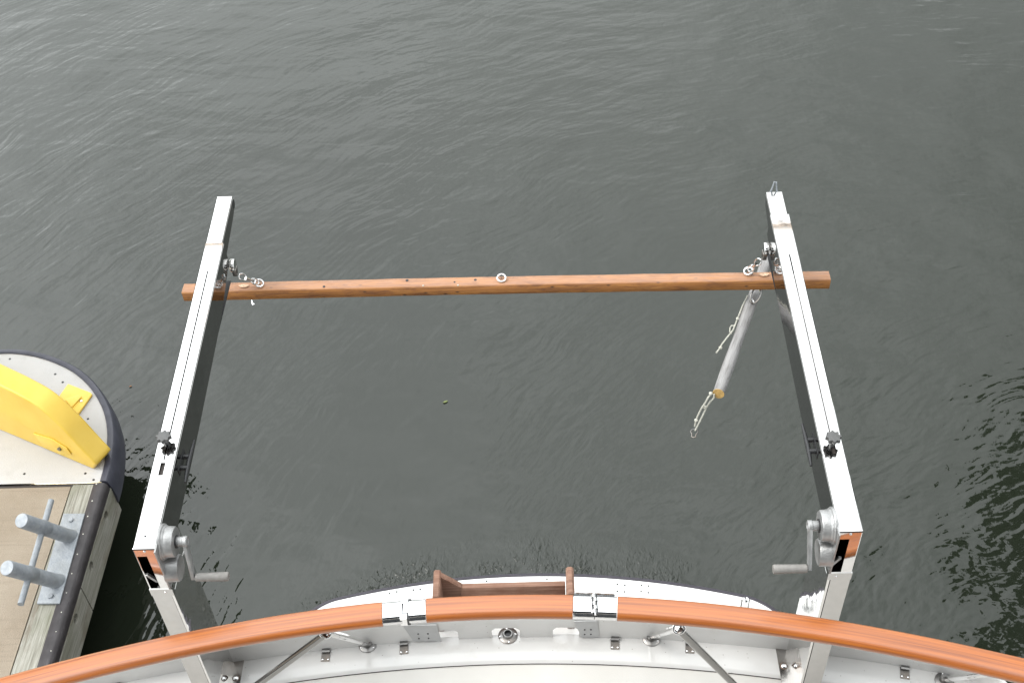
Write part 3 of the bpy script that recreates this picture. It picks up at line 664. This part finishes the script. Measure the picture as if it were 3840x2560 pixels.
# ------------------------------------------------------------------ davits
TA = math.tan(R_(3.42))
def topz(y): return 1.9 + TA * (y - 2.165)
def davit(x0, x1, s, label, slot_y, ext_y, sleeve_y, knob_px, hole_y):
    """s = +1: inner face at x1 (left davit); s = -1: inner face at x0"""
    xi = x1 if s > 0 else x0; xo = x0 if s > 0 else x1; xc = (x0 + x1) / 2
    d = thing('davit', (xc, 2.26, DECK), label, 'davit', 'pair of polished steel stern davits')
    # arm: one deep tapering box with the sleeve that drops over the post
    prof = [(2.165, 1.9), (sleeve_y, topz(sleeve_y)), (sleeve_y, topz(sleeve_y) - .098), (sleeve_y - .27, topz(sleeve_y - .27) - .148), (2.75, 1.776), (2.362, 1.752), (2.362, 1.65), (2.165, 1.65)]
    w = MB().prism([(x0, y, z) for y, z in prof], (x1 - x0, 0, 0)); w.bevel(.003)
    cut = MB()
    cut.box(x0 + .005, x0 + .036, 2.10, 2.33, 1.687, 1.860)
    w.subtract(cut); cut = MB()
    sl0, sl1 = slot_y
    rot = Matrix.Rotation(math.atan(TA), 3, 'X')
    xs_ = xc + (.000 if s > 0 else .002)
    cut.box(xs_ - .0024, xs_ + .0024, sl0, sl1, topz(sl0) - .05, topz(sl0) + .03, rot, (xs_, sl0, topz(sl0)))
    w.subtract(cut); cut = MB()
    cut.box(xs_ - .0078, xs_ + .0078, hole_y - .036, hole_y + .014, topz(hole_y) - .04, topz(hole_y) + .03)
    w.subtract(cut)
    arm = w.build('arm', 'arm_steel', d, smooth=4)
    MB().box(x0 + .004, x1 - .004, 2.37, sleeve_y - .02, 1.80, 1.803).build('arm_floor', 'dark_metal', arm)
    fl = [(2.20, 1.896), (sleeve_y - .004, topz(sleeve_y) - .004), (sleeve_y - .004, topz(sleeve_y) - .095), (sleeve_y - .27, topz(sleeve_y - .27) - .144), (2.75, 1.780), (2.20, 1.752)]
    MB().prism([(xi, y, z) for y, z in fl], (.0022 * s, 0, 0)).build('side_dark_sheet', 'dark_reflection_steel', arm, smooth=4)  # added sheet, carries the arm's dark water reflection in its colour
    MB().box(xs_ - .0072, xs_ + .0072, hole_y - .035, hole_y + .013, topz(hole_y) - .036, topz(hole_y) - .008).build('slot_shade_fill', 'dark_seam', arm)  # dark block added for the shade inside the hole
    # sliding extension
    e0, e1 = x0 + (.001 if s > 0 else .004), x1 - (.008 if s > 0 else .006)
    prof = [(sleeve_y - .12, topz(sleeve_y - .12) - .003), (ext_y, topz(ext_y) - .003), (ext_y + .004, topz(ext_y) - .012), (ext_y - .02, topz(ext_y) - .055), (ext_y - .06, topz(ext_y) - .068), (sleeve_y - .12, topz(sleeve_y) - .085)]
    ex = MB().prism([(e0, y, z) for y, z in prof], (e1 - e0, 0, 0)).bevel(.0025).build('extension', 'polished_steel', d, smooth=4)
    MB().prism([(e1 if s > 0 else e0, y, z) for y, z in ((sleeve_y - .01, topz(sleeve_y) - .010), (ext_y - .004, topz(ext_y) - .012), (ext_y - .022, topz(ext_y) - .054), (ext_y - .06, topz(ext_y) - .064), (sleeve_y - .01, topz(sleeve_y) - .080))], (.0018 * s, 0, 0)).build('side_dark_sheet', 'dark_reflection_steel', ex, smooth=4)  # added sheet, same painted dark reflection on the extension
    MB().cyl((e0 + .006, ext_y - .012, topz(ext_y) - .034), (e1 + .002 * s, ext_y - .012, topz(ext_y) - .034), .019, 20).build('end_roller', 'dark_metal', ex)
    # post and its inner side plate
    tw = .0620
    p0, p1 = (x0 - .003, x0 - .003 + tw) if s > 0 else (x1 + .003 - tw, x1 + .003)
    MB().box(p0, p1, 2.169, 2.355, DECK, 1.652).bevel(.003).build('post', 'post_steel', d, smooth=4)
    pl = [(2.165, 1.65), (2.362, 1.65), (2.366, 1.06), (2.415, DECK + .012), (2.415, DECK + .001), (2.165, DECK + .001)]
    sp = MB().prism([(xi - .008 * s, y, z) for y, z in pl], (.008 * s, 0, 0)).bevel(.001).build('side_plate', 'polished_steel', d, smooth=4)
    gb = MB().prism([(xi, 2.361, 1.075), (xi, 2.371, 1.075), (xi, 2.424, DECK + .010), (xi, 2.412, DECK + .010)], (.026 * s, 0, 0)); gb.build('edge_strip', 'polished_steel', sp)
    # collar strap and screws on the near face
    col_ = MB().box(x0 - .002, x1 + .002, 2.1625, 2.18, 1.6475, 1.682).bevel(.0015).build('collar', 'post_steel', d, smooth=4)
    w = MB().dome((xc, 2.165, 1.886), (0, -1, 0), .0048, .003, 14); w.dome((xc + .012 * s, 2.1625, 1.665), (0, -1, 0), .0048, .003, 14); each(w, 'screw', 'chrome', col_)
    MB().box(x0 + .0005, x1 - .0005, 2.1635, 2.168, 1.8945, 1.8985).build('lid_seam', 'dark_metal', arm)
    # strap end visible in the opening
    lv = V(x0 + (.014 if s > 0 else .018), 2.19, 1.745)
    MB().box(lv.x - .0045, lv.x + .0045, 2.168, 2.176, 1.700, 1.768, Matrix.Rotation(R_(-14 * s), 3, 'Y') @ Matrix.Rotation(R_(14), 3, 'X'), lv).bevel(.002).build('strap_end', 'cast_alloy', arm)
    # foot flange bolted to the deck
    ft = MB().box(min(xi, xi + .040 * s), max(xi, xi + .040 * s), 2.19, 2.412, DECK, DECK + .006).bevel(.004, 60).build('foot_flange', 'foot_steel', d)
    w = MB()
    for (yy_) in (2.392, 2.305, 2.22):
        w.dome((xi + .022 * s, yy_, DECK + .006), (0, 0, 1), .0115, .0085, 20)
    each(w, 'bolt', 'chrome', ft)
    w = MB()
    for (yy_) in (2.392, 2.305, 2.22): w.lathe((xi + .022 * s, yy_, DECK + .0055), (0, 0, 1), [(.0145, 0), (.0135, .0010), (.0, .0011)], 20)
    each(w, 'rust_ring', 'rust_stain', ft)
    # star knob
    kp = atz(*knob_px, topz(2.57) + .040)
    w = MB(); prof2 = []
    for k in range(64):
        a = 2 * math.pi * k / 64; r = .0225 + .0032 * math.cos(8 * a); prof2.append((kp.x + r * math.cos(a), kp.y + r * math.sin(a), kp.z - .016))
    w.prism(prof2, (0, 0, .016)).bevel(.003, 60); kn = w.build('star_knob', 'knob_plastic', d, smooth=50)
    MB().cyl((kp.x, kp.y, topz(kp.y) - .002), (kp.x, kp.y, kp.z - .014), .0075, 16).build('knob_stem', 'knob_plastic', kn)
    # horn cleat on the inner face, its dark reflections put into the colour
    zc = 1.862
    w = MB(); x_ = xi + .026 * s
    w.tube([V(x_ + .004 * s, 2.452, zc), V(x_ + .002 * s, 2.49, zc), V(x_, 2.535, zc), V(x_ + .002 * s, 2.58, zc + .004), V(x_ + .004 * s, 2.624, zc + .008)], [.004, .0068, .0082, .0068, .004], 12)
    for y in (2.512, 2.560): w.cyl((xi - .002 * s, y, zc), (x_, y, zc), .010, 14, .008)
    w.box(min(xi, xi + .004 * s), max(xi, xi + .004 * s), 2.49, 2.585, zc - .014, zc + .014); cl_ = w.build('cleat', 'dark_metal', d)
    # winch: two drums, hub, crank and grip
    cu = V(xi, 2.22, 1.857); cd = V(xi, 2.192, 1.757); ax = V(s, 0, 0)
    wi = MB().lathe(cu, ax, [(.058, 0), (.058, .008), (.056, .011), (.0535, .012), (.0525, .016), (.050, .019), (.0485, .040), (.046, .0445), (.030, .0455), (.0, .0455)], 40).build('winch', 'cast_alloy', d)
    lo = MB().lathe(cd, ax, [(.046, 0), (.046, .004), (.0445, .007), (.0435, .038), (.041, .042), (.0, .043)], 36)
    lo.box(min(xi, xi + .005 * s), max(xi, xi + .005 * s), 2.15, 2.23, 1.70, 1.90); lo.build('winch_gear', 'cast_alloy', wi)
    w = MB().lathe(cu + ax * .044, ax, [(.021, 0), (.021, .0045), (.0205, .005)], 24); w.build('hub_gap', 'dark_metal', wi)
    w = MB().lathe(cu + ax * .045, ax, [(.0165, 0), (.0165, .022), (.0185, .024), (.0185, .034), (.016, .037), (.010, .0375), (.009, .035), (.0, .035)], 24)
    ce = V(xi + s * .082, 2.170, 1.735) if s > 0 else V(xi + s * .076, 2.137, 1.751)
    ch = cu + ax * .073; dirn = (ce - ch); dirn.x = 0; dirn.normalize(); sd = ax.cross(dirn)
    a0 = [ch + sd * .0165, ch - sd * .0165, ce - sd * .0105 + dirn * .004, ce + sd * .0105 + dirn * .004]
    w.prism([p - ax * .005 for p in a0], ax * .011); w.bevel(.002, 50); cr_ = w.build('crank', 'cast_alloy', wi)
    w = MB(); b0 = [ch + dirn * .04 + sd * .006, ch + dirn * .04 - sd * .006, ch + dirn * .085 - sd * .0045, ch + dirn * .085 + sd * .0045]
    ce2 = ce + ax * .006
    w.lathe(ce2, ax, [(.0105, 0), (.0135, .004), (.0140, .05), (.0150, .102), (.0135, .106), (.0, .1062)], 20); w.build('grip', 'handle_plastic', wi)
    # small fixings and holes on the top plate
    return d, xi
dL, xiL = davit(-1.277, -1.207, +1, 'left polished steel davit, nearest the dock, its crank pointing right', (2.50, 3.368), 3.788, 3.519, (612, 1632), 2.475)
dR, xiR = davit(.881, .952, -1, 'right polished steel davit, its crank handle pointing left', (2.48, 3.362), 3.711, 3.580, (3127, 1634), 2.490)
# wire eye on the tip of the right davit, part of it
yT = 3.711; p = V(.915, yT + .004, topz(yT))
MB().tube([p + V(-.014, 0, -.012), p + V(-.006, .006, .010), p + V(.000, .012, .034), p + V(.007, .010, .032), p + V(.010, .006, .008), p + V(.014, 0, -.012)], .0035, 8).build('tip_eye', 'galvanised', dR)
w = MB()
for (u, v, zz) in ((545, 2006, 1.904), ):
    pp = V(-1.245, 2.21, topz(2.21)); w.cyl(pp - V(0, 0, .001), pp + V(0, 0, .0012), .0036, 10)
each(w, 'screw_hole', 'dark_metal', dL)

# ------------------------------------------------------------------ lifting beam and what hangs on it
ZB = 1.72
bl0, bl1 = q(415, 650, ZB), q(1905, 620, ZB); fl0 = q(424, 669, ZB); fl1 = q(1908, 641, ZB)
ctr0 = (bl0 + fl0) / 2; ctr1 = (bl1 + fl1) / 2
beam = thing('wooden_beam', (ctr0 + ctr1) / 2, 'long weathered brown timber beam hanging level between the two davits', 'beam')
n_b = 40; path = []
for i in range(n_b):
    f = i / (n_b - 1); p = ctr0.lerp(ctr1, f); p.z += -.004 + .010 * (f - .5) ** 2 * 0 + .006 * math.sin(f * 3.1); path.append(p)
for p in path: p += V(0, random.uniform(-.0009, .0009), random.uniform(-.0009, .0009))
hw = ((bl0 - fl0).length + (bl1 - fl1).length) / 4; hh = .050
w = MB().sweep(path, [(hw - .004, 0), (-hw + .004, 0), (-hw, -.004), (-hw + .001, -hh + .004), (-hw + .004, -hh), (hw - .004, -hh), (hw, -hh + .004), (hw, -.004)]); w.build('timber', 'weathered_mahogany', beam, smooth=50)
def beam_at(f): return ctr0.lerp(ctr1, f) + V(0, 0, .006 * math.sin(f * 3.1) - .004)
eyeL = q(595, 650, ZB + .012); eyeR = q(1719, 622, ZB + .012); eyeM = q(1152, 638, ZB + .012)
for p, ax in ((eyeL, (.35, -.25, 1)), (eyeR, (-.35, -.3, 1)), (eyeM, (.05, -.35, 1))):
    w = MB().ring(p, ax, .0165, .0036, 26); w.cyl(p + V(0, .004, -.005), p + V(0, .004, -.03), .004, 10); w.build('eye_bolt', 'chrome', beam)
w = MB()
for u, v, r in ((744, 658, .005), (935, 644, .006), (1044, 648, .004), (1092, 643, .006), (1727, 627, .004)): p = q(u, v, ZB + .002); w.lathe(p, (0, 0, 1), [(r, -.002), (r, .0012), (0, .0013)], 10)
each(w, 'knot', 'dark_metal', beam)
w = MB()
for u, v in ((972, 656), (1052, 655)): p = q(u, v, ZB + .002); w.dome(p, (0, 0, 1), .0042, .003, 10)
each(w, 'nail', 'white_rope', beam)
for (u, v) in ((560, 657), (1755, 631)):
    p = q(u, v, ZB + .001); w = MB(); pts = [(p.x + .020 * math.cos(a) * (1 + .15 * math.sin(3 * a)), p.y + .009 * math.sin(a), p.z + .0006) for a in lin(0, 2 * math.pi * 17 / 18, 18)]
    w.prism(pts, (0, 0, .0018)); w.build('worn_patch', 'worn_wood', beam)
p = q(577, 690, ZB - hh); w = MB().tube([p + V(0, .02, .0), p + V(0, .004, -.016), p + V(.006, -.008, -.020), p + V(.010, -.012, -.008)], .0032, 8); w.build('hook_end', 'chrome', beam)

def hook(block_c, eye, sgn, label_b, label_h):
    b = thing('pulley_block', block_c, label_b, 'pulley', 'pulley blocks under the davit arms')
    c = V(*block_c)
    MB().lathe(c - V(.012 * sgn, 0, 0), (sgn, 0, 0), [(.024, 0), (.026, .003), (.026, .015), (.024, .018), (.010, .019), (.0, .019)], 28).build('sheave', 'polished_steel', b)
    w = MB().prism([(c.x - .009, c.y - .018, c.z - .012), (c.x - .009, c.y + .016, c.z - .014), (c.x - .009, c.y + .006, c.z - .044), (c.x - .009, c.y - .014, c.z - .047)], (.018, 0, 0)).bevel(.004); w.build('cheek', 'dull_steel', b)
    MB().cyl((c.x - .03 * sgn, c.y, c.z), (c.x - .010 * sgn, c.y, c.z), .007, 14).build('axle', 'dull_steel', b)
    h0 = V(c.x + .014 * sgn, c.y - .008, c.z - .048)
    h = thing('snap_hook', h0, label_h, 'snap hook', 'snap hooks between davits and beam')
    d = eye - h0; L = d.length; dn = d.normalized(); sdv = dn.cross(V(0, -.6, .8)).normalized(); nn = dn.cross(sdv)
    w = MB().ring(h0 + dn * .020, nn, .0125, .0030, 24, 1.75, dn); w.build('swivel_link', 'chrome', h)
    w = MB().tube([h0 + dn * .036, h0 + dn * .052, h0 + dn * (L * .62)], [.0055, .0062, .0048], 12)
    w.ring(h0 + dn * (L - .024), nn, .0105, .0030, 24, 2.2, dn); w.build('snap_body', 'chrome', h)
    return h
hook((-1.190, 3.515, 1.868), eyeL, 1, 'chrome pulley block under the outer end of the left davit arm', 'chrome snap hook joining the left davit pulley to the beam')
hook((.864, 3.515, 1.868), eyeR, -1, 'chrome pulley block under the outer end of the right davit arm', 'tarnished snap hook joining the right davit pulley to the beam')

# weathered spar slung under the beam
def c6(x, y): return (2500 + x / 2.24, 1060 + y / 2.24)
def c5(x, y): return (2500 + x / 2.614, 660 + y / 2.614)
sp1 = atz(*c6(436, 930), 1.655); sp0 = atz(*c5(990, 800), 1.555)
dn = (sp1 - sp0).normalized(); sp0 = sp0 - dn * .10
spar = thing('grey_wooden_spar', (sp0 + sp1) / 2, 'weathered silver grey round wooden spar hanging slantwise below the beam at right', 'spar')
w = MB().tube([sp0.lerp(sp1, f) for f in lin(0, 1, 14)], [.0222 + .0012 * math.sin(i * 1.3) for i in range(14)], 24); w.build('pole', 'grey_driftwood', spar, smooth=50)
MB().lathe(sp1, dn, [(.0218, .0002), (.0210, .0018), (0, .0019)], 24).build('cut_end', 'sawn_pine', spar)
rg = atz(*c6(722, 168), 1.615); MB().ring(rg + V(0, 0, .004), (.95, .3, 0), .010, .0028, 20).build('eye', 'chrome', spar)
pg = atz(*c6(527, 673), 1.65); w = MB().lathe(pg + V(0, 0, -.004), (0.05, -.45, .9), [(.0085, 0), (.0085, .005), (.006, .0055), (.0, .0056)], 18); each(w, 'bolt', 'chrome', spar)
MB().lathe(pg + V(0, .0, -.005), (0.05, -.45, .9), [(.0108, 0), (.0108, .0035), (0, .0036)], 18).build('washer', 'dark_metal', spar)
# carabiner
cb1 = rg + V(0, 0, .008); cb0 = atz(*c5(905, 1105), 1.664)
cbn = thing('carabiner', (cb0 + cb1) / 2, 'steel carabiner linking the grey spar to the underside of the beam', 'carabiner')
dd = cb1 - cb0; dnn = dd.normalized(); cn = dnn.cross(V(1, .3, 0)).normalized()
MB().ring((cb0 + cb1) / 2, V(0, -.68, .73), .0175, .0034, 28, 2.0, dnn).build('loop', 'dull_steel', cbn)
w = MB().tube([(cb0 + cb1) / 2 + V(.019, .012, .004), (cb0 + cb1) / 2 + V(.020, .034, .004)], .0048, 10); w.dome(cb0 + V(.030, .0, .0), (0, 0, 1), .007, .006, 12); w.build('screw_gate', 'chrome', cbn)
# ropes
def rope(pts, r=.0032): return MB().tube(pts, r, 8)
ra = [atz(*c5(800, 1120), 1.60), atz(*c5(745, 1270), 1.61), atz(*c5(690, 1400), 1.615), atz(*c5(650, 1480), 1.60), atz(*c5(600, 1560), 1.58)]
lan = thing('rope_lanyard', ra[0], 'thin white rope with a knotted loose end beside the upper half of the grey spar', 'rope')
pe_ = [atz(*c6(595, 305), 1.585), atz(*c6(560, 395), 1.56), atz(*c6(500, 470), 1.53), atz(*c6(462, 520), 1.51), atz(*c6(450, 545), 1.50), atz(*c6(430, 570), 1.49), atz(*c6(416, 590), 1.485)]
w = rope([atz(*c6(680, 110), 1.605), atz(*c6(640, 190), 1.605), atz(*c6(605, 280), 1.60)] + pe_); w.build('line', 'white_rope', lan)
w = MB()
for x, y, z in ((595, 302, 1.59), (450, 546, 1.505)):
    p = atz(*c6(x, y), z); w.lathe(p - V(0, 0, .007), (.2, .1, 1), [(.001, 0), (.006, .003), (.0075, .007), (.006, .011), (.001, .014)], 12)
each(w, 'knot', 'white_rope', lan)
w = rope([atz(*c6(575, 360), 1.57), atz(*c6(545, 360), 1.565), atz(*c6(533, 378), 1.56), atz(*c6(531, 410), 1.555), atz(*c6(545, 428), 1.55)], .0026); w.build('loop', 'white_rope', lan)
st_ = atz(*c6(375, 928), 1.655)
lan2 = thing('rope_lanyard', st_, 'doubled white rope hanging from the cut lower end of the grey spar', 'rope')
def hp(x, y, f): return atz(*c6(x, y), 1.655 - .16 * f)
w = rope([hp(385, 925, 0), hp(350, 960, .08), hp(330, 1000, .2), hp(295, 1050, .4), hp(265, 1110, .6), hp(246, 1160, .8), hp(236, 1205, .95)])
w.build('line', 'white_rope', lan2); w = MB().tube([hp(400, 935, 0), hp(398, 965, .1), hp(365, 1000, .25), hp(335, 1045, .4), hp(300, 1120, .62), hp(265, 1190, .85), hp(240, 1240, 1.0)], .0032, 8); w.build('line', 'white_rope', lan2)
w = MB()
for x, y, f in ((368, 930, 0), (245, 1155, .75), (318, 1045, .4)):
    p = hp(x, y, f); w.lathe(p - V(0, 0, .007), (.2, .1, 1), [(.001, 0), (.006, .003), (.0075, .007), (.006, .011), (.001, .014)], 12)
each(w, 'knot', 'white_rope', lan2)
a_ = [hp(x, y, 1.0) for x, y in ((215, 1232), (240, 1226), (263, 1240), (262, 1258), (245, 1278), (241, 1295), (222, 1299), (210, 1290), (212, 1270), (201, 1250))]
shk = MB().tube(a_, .0026, 8, closed=True); tag(shk.build('small_shackle', 'dull_steel', loc=a_[0]), 'small steel snap shackle at the end of the doubled white rope', 'shackle')

# ------------------------------------------------------------------ dock
DZ = .5
XE = -2.081; XT = -2.141; XW = -2.244; YE = 3.556
dock = thing('floating_dock', (-3.2, 1.0, 0), 'low floating dock with beige carpet and weathered timber edge at lower left', 'dock')
ROT = math.atan2(-.027, -.92) * 0
MB().box(-5.6, XW - .004, -5, YE - .012, DZ - .10, DZ - .002).bevel(.008).build('carpet_deck', 'dock_carpet', dock)
MB().box(XW, XT + .03, -5, YE, DZ - .16, DZ - .004).bevel(.004).build('edge_plank', 'dock_timber', dock)
tr_ = MB().prism([(XT, YE + .002, DZ - .006), (XT + .002, YE + .002, DZ + .004), (XE - .018, YE + .002, DZ + .006), (XE - .006, YE + .002, DZ), (XE + .003, YE + .002, DZ - .014), (XE + .003, YE + .002, DZ - .05), (XE - .02, YE + .002, DZ - .05), (XE - .02, YE + .002, DZ - .006)], (0, -8.5, 0)).build('edge_trim', 'edge_rubber', dock, smooth=50)
w = MB()
for u, v in ((709 / 1.96, 1760 + 106 / 1.96), (678 / 1.96, 1760 + 230 / 1.96), (645 / 1.96, 1760 + 344 / 1.96), (611 / 1.96, 1760 + 474 / 1.96), (569 / 1.96, 1760 + 622 / 1.96), (528 / 1.96, 1760 + 764 / 1.96), (489 / 1.96, 1760 + 905 / 1.96), (452 / 1.96, 1760 + 1048 / 1.96), (413 / 1.96, 1760 + 1190 / 1.96), (374 / 1.96, 1760 + 1332 / 1.96)):
    p = atz(u, v, DZ + .004); w.dome(p, (0, 0, 1), .0042, .0022, 10)
each(w, 'nail_head', 'white_rope', tr_)
yj = atx(330, 2225, XE).y
yjoint = atx(302, 2208, XE + .0).y
holes = []
for u, v in ((385, 1912), (333, 2110), (276, 2310)): holes.append(atx(u, v, XE + .002))
for (ya, yb) in ((yjoint + .003, YE + .02), (-5, yjoint - .004)):
    w = MB().box(XE - .03, XE + .006, ya, yb, .27, DZ - .052).bevel(.004)
    ct = MB(); n_h = 0
    for hpnt in holes:
        if ya < hpnt.y < yb:
            ct.lathe((XE - .016, hpnt.y, DZ - .085), (1, 0, 0), [(.024, 0), (.024, .06)], 20); n_h += 1
    if n_h: w.subtract(ct)
    w.build('fender_board', 'dock_timber', dock)
w = MB()
for hpnt in holes: w.lathe((XE - .024, hpnt.y, DZ - .085), (1, 0, 0), [(.0235, 0), (.0235, .009), (.0, .0095)], 16)
each(w, 'bolt_recess', 'dark_metal', dock)
MB().box(-5.6, XE - .40, -5, YE - .05, -.25, DZ - .17).bevel(.02).build('float', 'edge_rubber', dock)
MB().box(-5.6, XW + .003, YE - .010, YE + .001, DZ - .12, DZ - .003).build('end_strip', 'dark_seam', dock)

# rounded dock end
def W_(x, y): return (x / 2.85, 1300 + y / 2.85)
inner = [atz(*W_(x, y), DZ) for x, y in ((1080, 1432), (1120, 1290), (1150, 1100), (1160, 900), (1130, 720), (1060, 560), (950, 400), (800, 270), (650, 190), (450, 115), (250, 75), (60, 62))]
ax_ = inner[-1].x
inner[0].y = YE + .012
full = [(p.x, p.y) for p in inner] + [(2 * ax_ - p.x, p.y) for p in inner[-2::-1]]
# smooth the outline
def chaikin(pts):
    o = [pts[0]]
    for a, b in zip(pts, pts[1:]): o += [(a[0] * .75 + b[0] * .25, a[1] * .75 + b[1] * .25), (a[0] * .25 + b[0] * .75, a[1] * .25 + b[1] * .75)]
    return o + [pts[-1]]
full = chaikin(chaikin(full))
end = thing('rounded_dock_end', (ax_, YE + .5, 0), 'light grey rounded dock end with a dark blue rubber rim', 'dock end')
w = MB().prism([(x, y, DZ - .09) for x, y in full], (0, 0, .088)); w.build('platform', 'platform_grey', end)
MB().sweep([V(x, y, DZ) for x, y in full], [(0.004, .004), (-.004, .006), (-.024, .004), (-.031, -.004), (-.040, -.05), (-.046, -.11), (-.043, -.160), (-.02, -.166), (.004, -.166)]).build('rubber_rim', 'bumper_rubber', end, smooth=40)
MB().prism([(x * .72 + ax_ * .28, y - .32, -.25) for x, y in full], (0, 0, DZ - .05)).build('float', 'edge_rubber', end)
w = MB()
for x, y in ((670, 378), (940, 770), (260, 1357), (912, 1352), (590, 292), (105, 130), (1000, 1420)):
    p = atz(*W_(x, y), DZ - .002); w.lathe(p, (0, 0, 1), [(.0062, -.001), (.0062, .0009), (.0, .001)], 12)
each(w, 'screw', 'dark_metal', end)
MB().box(ax_ - .9, full[0][0] + .004, YE + .003, YE + .011, DZ - .05, DZ + .001).build('end_trim', 'chrome', end)

# yellow moulded arch on the dock end
c0 = atz(*W_(1000, 1310), DZ); c1_ = atz(*W_(0, 890), DZ); gd = (c1_ - c0); gd.z = 0; gd.normalize()
gn = V(gd.y, -gd.x, 0)
if gn.y < 0: gn = -gn
def onplane(x, y):                               # point on the vertical plane through the arch's near foot line
    r = ray(*W_(x, y)); nn = gn; t_ = (c0 - CAM).dot(nn) / r.dot(nn); p = CAM + r * t_; return ((p - c0).dot(gd), p.z)
prof = [(0, DZ), onplane(1032, 1262), onplane(860, 1080), onplane(650, 856), onplane(400, 636), onplane(150, 492), onplane(0, 418)]
yw = (atz(*W_(1140, 1065), DZ + .02) - atz(*W_(1030, 1255), DZ + .02)); aw = abs(yw.dot(gn))
s_end, z_end = prof[-1]; sl = (prof[-1][1] - prof[-2][1]) / (prof[-1][0] - prof[-2][0])
def crom(p, n=6):
    o = []
    for i in range(len(p) - 1):
        a, b, c, d = p[max(i - 1, 0)], p[i], p[i + 1], p[min(i + 2, len(p) - 1)]
        for k in range(n):
            f = k / n; o.append(tuple(.5 * (2 * b[j] + (c[j] - a[j]) * f + (2 * a[j] - 5 * b[j] + 4 * c[j] - d[j]) * f * f + (3 * b[j] - a[j] - 3 * c[j] + d[j]) * f ** 3) for j in (0, 1)))
    return o + [p[-1]]
prof += [(s_end + .22, z_end + .22 * sl * .75), (s_end + .45, z_end + .45 * sl * .55), (s_end + .68, z_end + .22 * sl * .75), (s_end + .90, z_end), (2 * s_end + .45, DZ)]
prof = [prof[0]] + crom(prof[1:-1]) + [prof[-1]]
yel = thing('yellow_arch', c0, 'bright yellow moulded plastic arch standing on the rounded grey dock end', 'boat guide')
aw = max(.07, aw)
w = MB().prism([c0 + gd * s1 + V(0, 0, z - DZ) for s1, z in prof], gn * aw).bevel(.012, 25, 3); body = w.build('body', 'yellow_plastic', yel, smooth=50)
# recessed pocket with a bolt on the near side, seen as a proud lip here
pk = [onplane(*a) for a in ((360, 915), (560, 975), (720, 1075), (770, 1140), (640, 1135), (470, 1050))]
w = MB().prism([c0 + gd * s1 + V(0, 0, z - DZ) - gn * .001 for s1, z in pk], -gn * .006).bevel(.002); w.build('pocket', 'yellow_plastic', body)
s1, z1 = onplane(652, 1070); bp = c0 + gd * s1 + V(0, 0, z1 - DZ) - gn * .007
w = MB().cyl(bp, bp - gn * .012, .0085, 6); w.cyl(bp - gn * .003, bp + V(0, 0, -.012) - gn * .004, .006, 10); each(w, 'bolt', 'dull_steel', body)
ta = [atz(*W_(x, y), DZ) for x, y in ((640, 540), (735, 412), (975, 505), (992, 522), (840, 735), (700, 640))]
w = MB().prism([p for p in ta], (0, 0, .014)).bevel(.004, 50); tab = w.build('foot_tab', 'yellow_plastic', yel)
rb = [atz(*W_(x, y), DZ + .012) for x, y in ((700, 575), (835, 525), (880, 545), (770, 660))]
w = MB().prism(rb, (0, 0, .012)).bevel(.005, 50); w.build('rib', 'yellow_plastic', tab)
p = atz(*W_(868, 580), DZ + .014); MB().dome(p, (0, 0, 1), .0085, .006, 16).build('bolt', 'chrome', tab)

# mooring bitt
def c2(x, y): return (x / 1.96, 1760 + y / 1.96)
pz = DZ + .004
pc = [atz(*c2(x, y), pz) for x, y in ((470, 330), (626, 330), (442, 990), (274, 990))]
b1 = atz(*c2(510, 492), pz + .008); b2 = atz(*c2(418, 822), pz + .008)
bitt = thing('mooring_bitt', (b1 + b2) / 2, 'galvanised double mooring bitt with a cross bar, bolted to the dock edge', 'mooring bitt')
w = MB().prism([pc[3], pc[2], pc[1], pc[0]], (0, 0, .009)).bevel(.002); w.build('base_plate', 'galvanised', bitt)
axd = V(-.215, -.40, .89).normalized()
def tip(b, px_top):                                # where the leaning post's axis comes nearest to the pixel of its top
    r = ray(*c2(*px_top)).normalized(); w0 = b - CAM; a_ = axd.dot(axd); bb = axd.dot(r); d_ = axd.dot(w0); e_ = r.dot(w0)
    return (bb * e_ - d_) / (1 - bb * bb)
Ls = [tip(b1, (165, 352)), tip(b2, (58, 696))]
for b, L in ((b1, Ls[0]), (b2, Ls[1])):
    e = b + axd * L
    MB().lathe(b - axd * .02, axd, [(.036, 0), (.034, .03), (.0325, .034), (.0325, L + .015), (.030, L + .02), (.0, L + .02)], 28).build('post', 'galvanised', bitt)
    w = MB().lathe(b + axd * L * .56, axd, [(.0326, -.03), (.0345, -.012), (.0352, 0), (.0345, .012), (.0326, .03)], 24, cap=False); w.build('weld', 'galvanised', bitt)
m1, m2 = b1 + axd * Ls[0] * .56, b2 + axd * Ls[1] * .56
bd = (m1 - m2)
MB().tube([m2 - bd * .62, m2 - bd * .3, m1 + bd * .3, m1 + bd * .62], .0135, 14).build('cross_bar', 'galvanised', bitt)
for x, y in ((522, 372), (372, 932)):
    p = atz(*c2(x, y), pz + .009); w = MB().lathe(p, (0, 0, 1), [(.0125, 0), (.0125, .007), (.010, .009), (.0, .009)], 6); each(w, 'bolt', 'galvanised', bitt)

# floating leaves
def leaf(c, L, wd, mat, label):
    w = MB(); pts = [(-1, 0), (-.5, .8), (0, 1), (.6, .7), (1, 0), (.6, -.6), (0, -.9), (-.5, -.7)]
    w.prism([(c.x + L * a + .3 * wd * b, c.y + wd * b + .3 * L * a, c.z) for a, b in pts], (0, 0, .002)); return tag(w.build('fallen_leaf', mat, loc=c), label, 'leaf', 'leaves floating on the water')
leaf(atz(1670, 1506, .004), .014, .008, 'leaf_green', 'pale green leaf floating in the open water between the davits')
leaf(atz(489, 1448, .004), .008, .005, 'leaf_orange', 'tiny orange leaf floating beside the rounded dock end')
